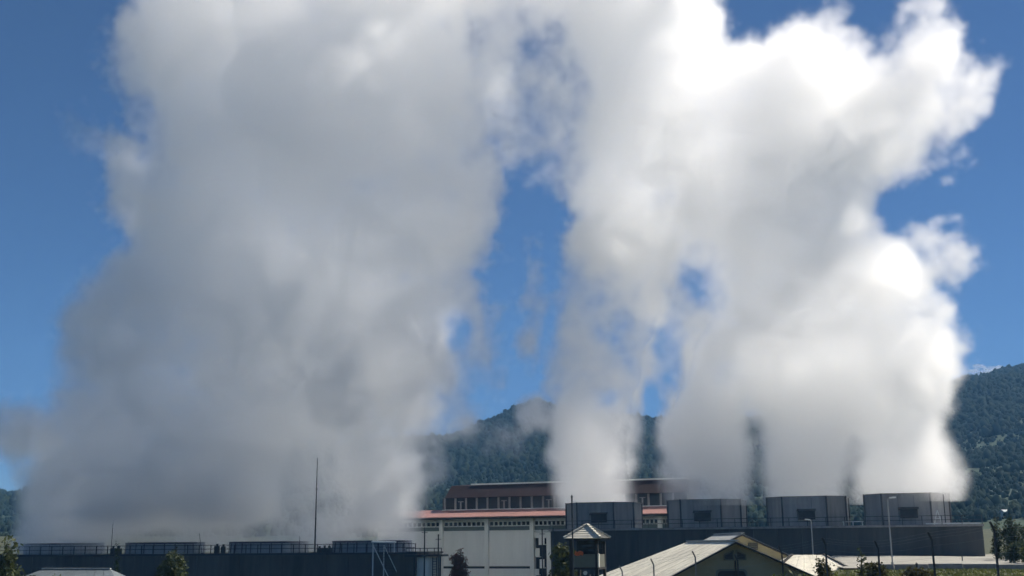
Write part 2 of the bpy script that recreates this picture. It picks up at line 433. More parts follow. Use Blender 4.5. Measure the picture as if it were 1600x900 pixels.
# ================================================================== FACTORY HALL
def build_hall():
    P0 = at(655, 800, 204); P1 = at(1040, 797, 187)
    u = Vector((P1.x - P0.x, P1.y - P0.y, 0)).normalized(); nrm = Vector((u.y, -u.x, 0)); back = -nrm      # nrm faces the camera
    def on(px, py, off=0.0): return hit(px, py, P0 + back * off, nrm)
    def U(px, off=0.0): return (on(px, 820, off) - P0).dot(u)
    def Z(py, off=0.0, px=770): return on(px, py, off).z
    def pt(uu, off, z): p = P0 + u * uu + back * off; return Vector((p.x, p.y, z))
    def blk(mb, u0, u1, o0, o1, z0, z1):
        c = [pt(a, o, z) for z in (z0, z1) for a, o in ((u0, o0), (u1, o0), (u1, o1), (u0, o1))]
        return mb.add(c, [(0,3,2,1),(4,5,6,7),(0,1,5,4),(1,2,6,5),(2,3,7,6),(3,0,4,7)])
    root = thing('factory_hall', (*pt(U(770), 10, 0).xy, LOW), 'long grey factory hall with salmon lower roof and maroon upper roof', 'building')
    uL, uR = U(585), U(1080)
    zg, zl = LOW - .5, Z(886)
    zs0, zs1 = Z(829), Z(815)               # louvre strip
    ze = Z(807)                             # eave
    blk(MB(), uL, uR, 1.2, 16, zg, ze - .02).build('core_wall', M['wall_grey'], root)
    cols = [U(p) for p in (617, 688, 759, 829.5, 897, 964, 1030)]
    edges = [uL] + cols + [uR]
    # wall of sheet panels between pilasters, with a ledge and louvred window band in each bay
    for i in range(len(edges) - 1):
        a, b = edges[i] + .35, edges[i + 1] - .35
        dark_bay = abs(edges[i] - cols[3]) < .1
        m = 1 if not dark_bay else 0
        for j in range(m):
            q0, q1 = a + (b - a) * j / m + .02, a + (b - a) * (j + 1) / m - .02
            blk(MB(), q0, q1, 0.55, .75, zl + .12, zs0 - .12).build('wall_panel', M['wall_grey'], root)
            blk(MB(), q0, q1, 0.45, .75, zg, zl - .28).build('wall_panel', M['wall_grey'], root)
        if m: blk(MB(), a, b, .62, 1.19, zl - .26, zl + .10).build('ledge_recess', M['dark_steel'], root)
        f = MB(); blk(f, a, b, .5, .7, zs0 - .10, zs0 + .02); blk(f, a, b, .5, .7, zs1 - .02, zs1 + .12)
        w = f.build('louvre_window', M['wall_pale'], root)
        zm = zs0 + (zs1 - zs0) * .52
        blk(MB(), a, b, .72, .80, zs0 + .02, zm).build('pane', M['glass_green'], w)
        blk(MB(), a, b, .95, 1.0, zm, zs1 - .02).build('vent_opening', M['glass_dark'], w)
        nb = 9
        for j in range(nb + 1):
            q = a + (b - a) * j / nb
            blk(MB(), q - .07, q + .07, .6, .94, zm - .02, zs1 - .03).build('bar', M['wall_pale'], w)
        blk(MB(), a, b, .6, .82, zm - .09, zm + .07).build('bar', M['wall_pale'], w)
    for c in cols: blk(MB(), c - .33, c + .33, 0.2, 1.19, zg, ze - .30).build('pilaster', M['wall_pale'], root)
    blk(MB(), uL, uR, -.25, 1.0, ze - .28, ze - .02).build('gutter', M['green_trim'], root)
    # open ground-floor bay with stair landings
    a, b = cols[3] + .4, cols[4] - .4
    blk(MB(), a, b, 1.12, 1.185, zg, zs0 - .3).build('bay_opening', M['glass_dark'], root)
    blk(MB(), a, b, .45, 1.1, zs0 - 1.3, zs0 - .35).build('bay_lintel', M['wall_pale'], root)
    w = b - a
    for (f0, f1, y0, y1, nm) in ((.12, .27, 838, 852, 'stair_landing'), (.02, .14, 857, 871, 'stair_landing'), (.14, .26, 874, 888, 'stair_landing'), (.0, .12, 889, 899, 'stair_landing')):
        o = MB(); z1, z0 = Z(y0), Z(y1)
        blk(o, a + w * f0, a + w * f1, .3, .42, z0, z1); blk(o, a + w * f0, a + w * f1, .3, 1.1, z0, z0 + .12)
        o.build(nm, M['wall_pale'], root, bevel=.03)
    blk(MB(), a + w * .32, a + w * .56, .35, 1.1, zg, Z(841)).build('lift_shaft', M['wall_pale'], root)
    # lower roof in sheets
    so = 5.0; zt = Z(795.5, so)
    ns = 26
    for j in range(ns):
        q0, q1 = uL + (uR - uL) * j / ns, uL + (uR - uL) * (j + 1) / ns - .03
        dz = .02 * (j % 2)
        MB().slab([pt(q0, -.7, ze + dz), pt(q1, -.7, ze + dz), pt(q1, so + .3, zt + dz), pt(q0, so + .3, zt + dz)], .12).build('roof_sheet', M['roof_pink'], root)
    blk(MB(), uL, uR, -.66, -.55, ze - .42, ze - .13).build('fascia', M['dark_steel'], root)
    # upper storey: window band with pale mullions
    a0, a1 = U(690, so), U(1074, so)
    zw0, zw1 = Z(797, so), Z(776.5, so)
    blk(MB(), a0, a1, so + .35, 15.9, ze + .0, zw1 - .05).build('upper_wall', M['barge'], root)
    step = U(763, so) - U(746, so); k0 = U(711, so); k = 0
    xs = []
    q = k0 - step
    while q < a1: xs.append(q); q += step
    wb = MB(); blk(wb, a0, a1, so + .02, so + .30, zw0 - .2, zw0 + .22); bandf = wb.build('upper_window_band', M['wall_pale'], root)
    for j in range(len(xs) - 1):
        blk(MB(), xs[j] + .17, xs[j + 1] - .17, so + .20, so + .26, zw0 + .23, zw1 - .02).build('pane', M['glass_dark'], bandf)
        blk(MB(), xs[j] - .15, xs[j] + .15, so + .02, so + .3, zw0 + .23, zw1 - .02).build('mullion', M['mullion'], bandf)
        if j % 4 == 1:
            c = (xs[j] + xs[j + 1]) / 2
            blk(MB(), c - .12, c + .12, so + .06, so + .19, zw0 + .23, zw0 + 1.5).build('mullion', M['mullion'], bandf)
            blk(MB(), c - .5, c + .5, so + .06, so + .19, zw0 + 1.5, zw0 + 1.62).build('mullion', M['mullion'], bandf)
    # steep upper roof in sheets
    o2 = so + 2.2; zr = Z(757.5, o2)
    b0, b1 = U(697, so), U(1072, so); ns = 22
    for j in range(ns):
        q0, q1 = b0 + (b1 - b0) * j / ns, b0 + (b1 - b0) * (j + 1) / ns - .03
        MB().slab([pt(q0, so - .6, zw1), pt(q1, so - .6, zw1), pt(q1, o2, zr), pt(q0, o2, zr)], .12).build('roof_sheet', M['roof_red'], root)
    MB().slab([pt(b0, o2 + .05, zr - .02), pt(b1, o2 + .05, zr - .02), pt(b1, 15.5, zr + .6), pt(b0, 15.5, zr + .6)], .12).build('roof', M['roof_red'], root)
    blk(MB(), b0 + (b1 - b0) * .09, b1, o2 - .25, o2 + .02, zr + .05, zr + .28).build('ridge_flashing', M['wall_pale'], root)
    # tall dark annex seen behind the first stacks is the hall's own gable
    blk(MB(), b0, b1, so + 3, 15.4, zw1 - .04, zr - .2).build('roof_wall', M['roof_red'], root)

# ================================================================== COOLING TOWERS
def tower_frame(p0, slope):
    d = Vector((1, slope, 0)).normalized()
    return d, Vector((-d.y, d.x, 0))
def build_right_tower():
    d, bk = tower_frame(None, -0.36)
    def axis_y(px):                                   # where the picture column meets the middle line of the tower
        k = at(px, 800, 100).x / 100; Y = 164.0
        for _ in range(20): x = k * Y; Y = 164.0 - 0.36 * (x - 12)
        return Vector((k * Y, Y, 0))
    zd = 9.9
    A = axis_y(884); B = axis_y(1530)
    root = thing('cooling_tower', (*((A + B) / 2).xy, 6.0), 'long dark-walled cooling tower carrying angular grey stacks, right of the factory hall', 'cooling tower', 'cooling towers under the steam')
    def P(s, t, z): p = A + d * s + bk * t; return Vector((p.x, p.y, z))
    L = (B - A).length
    def blk(mb, s0, s1, t0, t1, z0, z1):
        c = [P(s, t, z) for z in (z0, z1) for s, t in ((s0, t0), (s1, t0), (s1, t1), (s0, t1))]
        return mb.add(c, [(0,3,2,1),(4,5,6,7),(0,1,5,4),(1,2,6,5),(2,3,7,6),(3,0,4,7)])
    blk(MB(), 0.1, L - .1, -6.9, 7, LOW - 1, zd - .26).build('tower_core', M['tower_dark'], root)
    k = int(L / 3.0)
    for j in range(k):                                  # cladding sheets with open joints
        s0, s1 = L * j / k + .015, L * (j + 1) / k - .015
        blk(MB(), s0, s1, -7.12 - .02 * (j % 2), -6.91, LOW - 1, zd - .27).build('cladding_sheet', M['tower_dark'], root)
    blk(MB(), -.2, L + .2, -7.4, 7.3, zd - .25, zd).build('deck', M['concrete_dirty'], root)
    # handrail along the front of the deck
    rail = MB()
    for h in (.55, 1.05): rail.beam(P(0, -7.3, zd + h), P(L, -7.3, zd + h), .06, .06)
    ro = rail.build('handrail', M['dark_steel'], root)
    n = int(L / 2.2)
    for j in range(n + 1):
        s = L * j / n; MB().beam(P(s, -7.3, zd), P(s, -7.3, zd + 1.08), .07, .07, up=(0, 1, 0)).build('rail_post', M['dark_steel'], ro)
    # stacks: eight-sided boxes of flat panels with dark ribs at the corners and a dark vent door
    for i, px in enumerate((944, 1105, 1263, 1418)):
        c = axis_y(px); s = (c - A).dot(d); w = 4.75 + .1 * i; dp = 4.6; ch = 2.2; H0, H1 = zd + .01, 13.35 + .12 * i
        ring = [(-w + ch, -dp), (w - ch, -dp), (w, -dp + ch), (w, dp - ch), (w - ch, dp), (-w + ch, dp), (-w, dp - ch), (-w, -dp + ch)]
        st = MB()
        st_ring = [P(s + a * .985, b * .985, 0) for a, b in ring]
        vs = [Vector((p.x, p.y, z)) for z in (H0, H1 - .1) for p in st_ring]
        st.add(vs, [(q, (q + 1) % 8, 8 + (q + 1) % 8, 8 + q) for q in range(8)])
        so = st.build('fan_stack', M['ring_dark'], root)
        for q in range(8):
            a, b = ring[q], ring[(q + 1) % 8]
            m = 3 if abs(a[0] - b[0]) > 4 or abs(a[1] - b[1]) > 4 else 1
            for e in range(m):
                f0, f1 = (e + .012) / m, (e + .988) / m
                p = P(s + a[0] + (b[0] - a[0]) * f0, a[1] + (b[1] - a[1]) * f0, 0); r = P(s + a[0] + (b[0] - a[0]) * f1, a[1] + (b[1] - a[1]) * f1, 0)
                cc = P(s, 0, 0); inn = lambda v: v + (cc - v).normalized() * .1
                vs = [Vector((v.x, v.y, z)) for z in (H0 + .05, H1) for v in (p, r, inn(r), inn(p))]
                MB().add(vs, [(0,3,2,1),(4,5,6,7),(0,1,5,4),(1,2,6,5),(2,3,7,6),(3,0,4,7)]).build('panel', M['stack_grey'], so)
            v = P(s + a[0] * 1.012, a[1] * 1.012, 0)
            MB().tube((v.x, v.y, H0), (v.x, v.y, H1 + .14), .11, n=6).build('rib', M['rib_grey'], so)
        # vent door with hood
        o = w * (.12 if i == 0 else .05)
        mb = MB(); z0, z1 = zd + .85, zd + 1.95
        blk(mb, s + o - 1.05, s + o + 1.05, -dp - .45, -dp - .05, z0, z1); vo = mb.build('vent', M['glass_dark'], so)
        hd = MB(); hd.slab([P(s + o - 1.2, -dp - .7, z1 + .02), P(s + o + 1.2, -dp - .7, z1 + .02), P(s + o + 1.2, -dp, z1 + .25), P(s + o - 1.2, -dp, z1 + .25)], .08)
        hd.build('vent_hood', M['dark_steel'], so)
        # rim band
        rm = MB()
        for q in range(8):
            a, b = ring[q], ring[(q + 1) % 8]
            p, r = P(s + a[0] * 1.01, a[1] * 1.01, H1 + .06), P(s + b[0] * 1.01, b[1] * 1.01, H1 + .06); rm.beam(p, r, .16, .12)
        rm.build('rim', M['stack_grey'], so)
    # pale stub rails and A frame at the right end
    e = MB(); b0 = L - 5.4
    for q in (0, .9): e.beam(P(b0 + q, -6.8, zd), P(b0 + .45, -6.8, zd + 1.7), .08, .08, up=(0, 1, 0))
    e.beam(P(b0 + .2, -6.8, zd + .7), P(b0 + .7, -6.8, zd + .7), .06, .06)
    e.build('hoist_frame', M['pale_steel'], root)
    e = MB(); e.beam(P(b0 - 1, -6.9, zd + .12), P(L - .2, -6.9, zd + .12), .16, .14); e.build('pipe_run', M['pale_steel'], root)
    e = MB(); q = (axis_y(1337) - A).dot(d); e.beam(P(q - 1.3, -6.6, zd + .5), P(q + 1.3, -6.6, zd + .5), .12, .12)
    for k2 in (-1.1, 0, 1.1): e.beam(P(q + k2, -6.6, zd), P(q + k2, -6.6, zd + .5), .08, .08, up=(0, 1, 0))
    e.build('pipe_run', M['pale_steel'], root)
    e = MB(); e.tube(P(L - 4.1, -6.0, zd), P(L - 4.1, -6.0, zd + 3.6), .07); e.build('vent_pipe', M['dark_steel'], root)

def build_left_tower():
    d, bk = tower_frame(None, -0.18)
    def axis_y(px, t=0.0):
        k = at(px, 855, 100).x / 100; Y = 166.0
        for _ in range(20): x = k * Y; Y = 166.0 - 0.18 * (x + 37) + t
        return Vector((k * Y, Y, 0))
    zd = 7.05
    A = axis_y(-70, -7); B = axis_y(650, -7)
    L = (B - A).length
    root = thing('cooling_tower', (*((A + B) / 2 + bk * 7).xy, LOW), 'long low cooling tower with round fan rings on its railed deck, at the left', 'cooling tower', 'cooling towers under the steam')
    def P(s, t, z): p = A + d * s + bk * t; return Vector((p.x, p.y, z))
    def blk(mb, s0, s1, t0, t1, z0, z1):
        c = [P(s, t, z) for z in (z0, z1) for s, t in ((s0, t0), (s1, t0), (s1, t1), (s0, t1))]
        return mb.add(c, [(0,3,2,1),(4,5,6,7),(0,1,5,4),(1,2,6,5),(2,3,7,6),(3,0,4,7)])
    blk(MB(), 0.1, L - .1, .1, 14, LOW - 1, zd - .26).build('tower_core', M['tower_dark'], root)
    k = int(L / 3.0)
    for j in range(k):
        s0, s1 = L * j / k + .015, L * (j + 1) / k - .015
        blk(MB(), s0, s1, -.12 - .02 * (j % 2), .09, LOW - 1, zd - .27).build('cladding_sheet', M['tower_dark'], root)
    blk(MB(), -.2, L + .2, -.35, 14.3, zd - .25, zd).build('deck', M['dark_steel'], root)
    rail = MB()
    for h in (.6, 1.1): rail.beam(P(0, -.25, zd + h), P(L, -.25, zd + h), .07, .07)
    ro = rail.build('handrail', M['dark_steel'], root)
    n = int(L / 1.65)
    for j in range(n + 1):
        s = L * j / n; MB().beam(P(s, -.25, zd), P(s, -.25, zd + 1.14), .11, .11, up=(0, 1, 0)).build('rail_post', M['dark_steel'], ro)
    for i, px in enumerate((100, 258, 420, 581)):
        c = axis_y(px); s = (c - A).dot(d); o = P(s, 7, zd); r = 5.35
        ring = MB().lathe([(r + .12, 0), (r, .5), (r - .04, 1.28), (r - .2, 1.28), (r - .16, .5), (r - .1, 0.0)], o, 64).build('fan_ring', M['ring_grey'], root, shade=False)
        MB().lathe([(r + .10, 1.30), (r + .14, 1.36), (r + .14, 1.56), (r - .25, 1.56), (r - .25, 1.30), (r + .10, 1.30)], o, 64).build('lip', M['ring_dark'], ring)
        for q in range(24):
            an = 2 * math.pi * q / 24; e = Vector((math.cos(an), math.sin(an), 0))
            MB().beam(o + e * (r + .13) + Vector((0, 0, .02)), o + e * (r + .05) + Vector((0, 0, 1.29)), .12, .12, up=e).build('rib', M['ring_dark'], ring)
    # small junction boxes and valves standing on the deck between the rings
    for px in (178, 186, 340, 350, 500, 508, 515):
        s = (axis_y(px, -6) - A).dot(d); w = .25 + .12 * random.random(); h = .5 + .5 * random.random()
        mb = MB(); blk(mb, s - w, s + w, .5, .5 + 2 * w, zd + .003, zd + h); blk(mb, s - w * .4, s + w * .4, .7, .7 + w, zd + h, zd + h + .3)
        mb.build('junction_box', M['dark_steel'], root, bevel=.03)
    # platform with rails at the right end
    blk(MB(), L - 1.0, L + 4.0, -2.0, 1.5, zd - .55, zd - .3).build('platform', M['dark_steel'], root)
    e = MB()
    for h in (.35, .8): e.beam(P(L - .8, -1.95, zd - .3 + h), P(L + 3.9, -1.95, zd - .3 + h), .09, .09)
    for q in range(6): e.beam(P(L - .8 + .94 * q, -1.95, zd - .3), P(L - .8 + .94 * q, -1.95, zd + .55), .09, .09, up=(0, 1, 0))
    e.build('platform_rail', M['dark_steel'], root)
    for q in (L + .3, L + 3.7): MB().beam(P(q, -1.8, LOW - .5), P(q, -1.8, zd - .55), .22, .22, up=(0, 1, 0)).build('platform_leg', M['dark_steel'], root)
    # white tank at that end
    c = P(L + 1.75, 0.3, 0); r = 1.62; t = thing('storage_tank', (c.x, c.y, LOW), 'white upright tank at the right end of the low cooling tower', 'tank')
    zt = zd - .62
    MB().lathe([(0.01, LOW - .4), (r, LOW - .4), (r, zt - .05), (r - .1, zt), (.01, zt + .0)], (c.x, c.y, 0), 40).build('shell', M['white'], t, shade=False)
    for q in range(3): MB().lathe([(r + .02, LOW + 1.3 * q + .6), (r + .05, LOW + 1.3 * q + .63), (r + .05, LOW + 1.3 * q + .72), (r + .02, LOW + 1.3 * q + .75)], (c.x, c.y, 0), 40).build('hoop', M['white'], t)
    ld = MB()
    for q in (.55, 1.05): ld.beam((c.x + q, c.y - r - .1, LOW), (c.x + q, c.y - r - .1, zt), .1, .1, up=(0, 1, 0))
    for j in range(14): ld.beam((c.x + .55, c.y - r - .1, LOW + .3 + .33 * j), (c.x + 1.05, c.y - r - .1, LOW + .3 + .33 * j), .06, .06)
    ld.build('ladder', M['dark_steel'], t)
    # masts on the deck
    def mast(px, top, foot_off, r0, r1, label, bent=0.0):
        b = axis_y(px, foot_off); T = at(px + 1, top, b.y)
        o = thing('lightning_mast', (b.x, b.y, zd), label, 'mast', 'thin masts on the low cooling tower')
        mb = MB(); zt = T.z; seg = 3
        for j in range(seg):
            a0, a1 = j / seg, (j + 1) / seg
            mb.tube((b.x - bent * a0, b.y, zd + (zt - zd) * a0), (b.x - bent * a1, b.y, zd + (zt - zd) * a1), r0 + (r1 - r0) * a0, (r0 + (r1 - r0) * a1) * 1.02, 8)
        mb.build('pole', M['dark_steel'] if r0 > .08 else M['ring_dark'], o)
        MB().box((b.x - 2.2 * r0, b.y - 2.2 * r0, zd + .003), (b.x + 2.2 * r0, b.y + 2.2 * r0, zd + .08)).build('base_plate', M['dark_steel'], o)
        if r0 > .1:
            for f in (.35, .66):
                zz = zd + (zt - zd) * f; MB().lathe([(r0 * .6, zz), (r0 * 1.05, zz + .02), (r0 * 1.05, zz + .14), (r0 * .6, zz + .16)], (b.x - bent * f, b.y, 0), 10).build('collar', M['dark_steel'], o)
    mast(492, 715, -6.4, .12, .035, 'tallest mast, tapering upward against the left steam cloud')
    mast(174, 812, -6.4, .055, .03, 'short faint mast between the two leftmost fan rings')
    mast(316, 833, -6.4, .05, .03, 'leaning stub mast between the second and third fan rings', .5)
    mast(468, 838, -6.4, .05, .03, 'stub mast just left of the tallest mast')
    # steep stair against the wall
    Y = (axis_y(600, -7)).y - 1.5
    st = thing('steel_stair', (at(600, 890, Y).x, Y, LOW), 'pale steel stair climbing the dark wall of the low cooling tower', 'stair')
    for dx, dyy in ((0, 0.0), (0, 1.15)):
        a, b = at(583 + (17 if dyy else 0), 852, Y + dyy), at(612 + (17 if dyy else 0), 912, Y + dyy)
        MB().beam(a, b, .10, .22, up=(0, 1, 0)).build('stringer', M['pale_steel'], st)
        p = at(583 + (17 if dyy else 0), 852, Y + dyy); MB().beam((p.x, p.y, LOW - .3), p, .14, .14, up=(0, 1, 0)).build('post', M['pale_steel'], st)
    for j in range(14):
        f = (j + .5) / 14
        a = at(583, 852, Y).lerp(at(612, 912, Y), f); b = at(600, 852, Y + 1.15).lerp(at(629, 912, Y + 1.15), f)
        MB().beam(a, b, .2, .04).build('tread', M['dark_steel'], st)
    a, b = at(581, 846, Y + .2), at(618, 847, Y + .5)
    MB().slab([a + Vector((0, -.5, 0)), b + Vector((0, -.5, 0)), b + Vector((0, 1.2, .12)), a + Vector((0, 1.2, .12))], .16).build('canopy', M['pale_steel'], st)
    for p in (a + Vector((.15, 0, 0)), b + Vector((-.15, 0, 0))): MB().beam((p.x, p.y, zd + .0), (p.x, p.y, p.z - .1), .1, .1, up=(0, 1, 0)).build('canopy_post', M['pale_steel'], st)

# ================================================================== HOUSES
def build_houses():
    def wall(mb, pts, th, nrm):
        pts = [Vector(p) for p in pts]; n = Vector(nrm) * th; k = len(pts)
        return mb.add(pts + [p + n for p in pts], [tuple(range(k)), tuple(range(k, 2 * k))[::-1]] + [(i, k + i, k + (i + 1) % k, (i + 1) % k) for i in range(k)])
    # --- gabled house in front
    Y0, Y1 = 84.0, 101.0
    ap = at(1150, 845.5, Y0); far = Vector((at(1075, 850, Y1).x, Y1, ap.z))
    hw = 7.4; sl, sr = .50, .445
    eL = ap + Vector((-hw, 0, -hw * sl)); eR = ap + Vector((hw + .4, 0, -(hw + .4) * sr))
    root = thing('gabled_house', (ap.x, 92, LOW), 'cream house with broad beige gable roof, facing the camera at bottom right', 'house')
    nL = (far - ap).cross(eL - ap).normalized()
    fL = hit(938, 898.5, ap, nL); fL = far + (fL - far) * ((eL.z - far.z) / (fL.z - far.z))
    fR = far + Vector((hw + .4 + .8, 0, -(hw + .4) * sr))
    # roof slopes as lapped sheets running down the slope
    def slope(a, b, c, e, n, mat, t=.06):
        """a-b ridge, e-c eave"""
        for j in range(n):
            f0, f1 = j / n + .002, (j + 1) / n - .002; lift = Vector((0, 0, .008 * (j % 2)))
            MB().slab([a.lerp(b, f0) + lift, a.lerp(b, f1) + lift, e.lerp(c, f1) + lift, e.lerp(c, f0) + lift], t).build('roof_sheet', mat, root)
    slope(ap, far, fL, eL, 15, M['roof_beige']); slope(ap, far, fR, eR, 15, M['roof_beige'])
    MB().slab([far, fR, fL], .06).build('hip_end', M['roof_beige'], root)
    MB().beam(ap + Vector((0, -.05, .05)), far + Vector((0, 0, .05)), .35, .10).build('ridge_cap', M['roof_lgrey'], root)
    g = MB(); yg = Y0 + .75
    k = lambda p: Vector((p.x, yg, p.z - .16))
    wall(g, [k(ap), Vector((eL.x + .9, yg, eL.z + .9 * sl - .16)), Vector((eL.x + .9, yg, LOW - .4)), Vector((eR.x - .9, yg, LOW - .4)), Vector((eR.x - .9, yg, eR.z + .9 * sr - .16))], .25, (0, 1, 0))
    wo = g.build('gable_wall', M['cream'], root)
    for nm, xx in (('side_wall', eL.x + .9), ('side_wall', eR.x - 1.15)):
        MB().box((xx, yg + .26, LOW - .4), (xx + .25, Y1 - 1, (eL.z if xx < ap.x else eR.z) + .2)).build(nm, M['cream'], root)
    for e in (eL, eR): MB().beam(ap + Vector((0, -.06, -.10)), e + Vector((0, -.06, -.10)), .10, .24, up=(0, 1, 0)).build('bargeboard', M['barge'], root)
    # two-light gable window
    wn_ = MB(); p, q = at(1131, 861, yg), at(1165, 874.5, yg); c = (p.x + q.x) / 2
    def gz(x): return ap.z - .42 - abs(x - ap.x) * .47
    for x0, x1 in ((p.x, c - .10), (c + .10, q.x)):
        pts = [(x0, yg - .03, q.z), (x1, yg - .03, q.z), (x1, yg - .03, min(p.z + .05, gz(x1) - .18)), (x0, yg - .03, min(p.z + .05, gz(x0) - .18))]
        f = MB(); wall(f, pts, .05, (0, 1, 0)); fo = f.build('gable_window', M['glass_dark'], root)
        fr = MB()
        for a, b in zip(pts, pts[1:] + pts[:1]): fr.beam(Vector(a) + Vector((0, -.03, 0)), Vector(b) + Vector((0, -.03, 0)), .09, .09, up=(0, 1, 0))
        fr.build('frame', M['olive_board'], fo)
    MB().beam((c, yg - .08, q.z - .05), (c, yg - .08, LOW), .10, .10, up=(0, 1, 0)).build('downpipe', M['barge'], root)
    # window with rounded pale surround below
    p, q = at(1118, 889.5, yg), at(1168, 912, yg); r = .28
    for ins, mat, nm, yo in ((0, M['tile_pale'], 'window_surround', .10), (.13, M['glass_dark'], 'pane', .13)):
        x0, x1, zt, zb = p.x + ins, q.x - ins, p.z - ins, q.z
        pts = [(x0, zb), (x1, zb)] + [(x1 - r + r * math.sin(t), zt - r + r * math.cos(t)) for t in np.linspace(math.pi / 2, 0, 6)] + [(x0 + r - r * math.sin(t), zt - r + r * math.cos(t)) for t in np.linspace(0, math.pi / 2, 6)]
        f = MB(); wall(f, [(a, yg - yo, b) for a, b in pts], yo - .005, (0, 1, 0)); o = f.build(nm, M['olive_board'] if not ins else mat, root if not ins else o)
    # --- taller house behind it
    Y0, Y1 = 107.0, 122.0
    ap = at(1160, 833.5, Y0); far = Vector((at(1117, 839, Y1).x, Y1, ap.z)); hw = 8.6; s1 = .46
    eL = ap + Vector((-hw, 0, -hw * s1)); eR = ap + Vector((hw, 0, -hw * s1)); fL = far + Vector((-hw, 0, -hw * s1)); fR = far + Vector((hw, 0, -hw * s1))
    root = thing('gabled_house', (ap.x, 114, LOW), 'taller cream house whose light grey roof shows just behind the beige gable', 'house')
    slope(ap, far, fL, eL, 12, M['roof_lgrey']); slope(ap, far, fR, eR, 12, M['roof_lgrey'])
    MB().beam(ap + Vector((0, -.05, .05)), far + Vector((0, 0, .05)), .35, .10).build('ridge_cap', M['roof_lgrey'], root)
    yg = Y0 + .7; g = MB()
    wall(g, [(ap.x, yg, ap.z - .16), (eL.x + .9, yg, eL.z + .9 * s1 - .16), (eL.x + .9, yg, LOW - .4), (eR.x - .9, yg, LOW - .4), (eR.x - .9, yg, eR.z + .9 * s1 - .16)], .25, (0, 1, 0))
    g.build('gable_wall', M['cream'], root)
    for e in (eL, eR): MB().beam(ap + Vector((0, -.06, -.12)), e + Vector((0, -.06, -.12)), .10, .30, up=(0, 1, 0)).build('bargeboard', M['barge'], root)
    p, q = at(1168, 847, yg), at(1184, 859, yg)
    v = MB().box((p.x, yg - .12, q.z), (q.x, yg - .005, p.z - .1)).build('gable_vent', M['barge'], root)
    for j in range(4): MB().box((p.x + .05, yg - .2, q.z + .08 + .16 * j), (q.x - .05, yg - .125, q.z + .15 + .16 * j)).build('slat', M['olive_board'], v)
    # --- hipped roof to the right
    Yr = 101.0
    a, b = at(1238, 867, Yr), at(1287, 867, Yr)
    root = thing('hipped_house', ((a.x + b.x) / 2, Yr, LOW), 'low house with pale hipped roof right of the gabled house', 'house')
    ez = a.z - 1.95
    fl, fr_ = Vector((a.x - 3.6, Yr - 5.0, ez)), Vector((b.x + 2.4, Yr - 5.0, ez)); bl, br = Vector((a.x - 3.6, Yr + 5.0, ez)), Vector((b.x + 3.9, Yr + 4.4, ez))
    slope(a, b, fr_, fl, 8, M['roof_beige'])
    MB().slab([b, br, fr_], .06).build('hip_end', M['roof_beige'], root)
    MB().slab([a, bl, fl], .06).build('hip_end', M['roof_beige'], root)
    MB().slab([a, b, br, bl], .06).build('roof_back', M['roof_beige'], root)
    for p, q in ((b, fr_), (b, br), (a, fl)): MB().beam(p + Vector((0, 0, .06)), q + Vector((0, 0, .06)), .22, .09).build('hip_cap', M['barge'], root)
    MB().box((fl.x + .7, Yr - 4.3, LOW - .5), (fr_.x - .7, Yr + 4.0, ez + .05)).build('wall', M['cream'], root)
    # --- low blue-grey roof at bottom left
    Yr = 96.0
    a, b = at(66, 889.5, Yr), at(173, 889.5, Yr); ez = a.z - 1.5
    root = thing('hipped_house', ((a.x + b.x) / 2, Yr, LOW), 'low house at bottom left with blue-grey hipped roof', 'house')
    fl, fr_ = Vector((a.x - 2.6, Yr - 3.6, ez)), Vector((b.x + 2.0, Yr - 3.6, ez)); bl, br = Vector((a.x - 2.6, Yr + 3.6, ez)), Vector((b.x + 2.0, Yr + 3.6, ez))
    slope(a, b, fr_, fl, 9, M['roof_blue']); slope(a, b, br, bl, 9, M['roof_blue'])
    MB().slab([b, br, fr_], .06).build('hip_end', M['roof_blue'], root); MB().slab([a, bl, fl], .06).build('hip_end', M['roof_blue'], root)
    MB().beam(a + Vector((0, 0, .05)), b + Vector((0, 0, .05)), .3, .1).build('ridge_cap', M['roof_lgrey'], root)
    MB().box((fl.x + .5, Yr - 3.1, LOW - .5), (fr_.x - .5, Yr + 3.1, ez + .05)).build('wall', M['cream'], root)

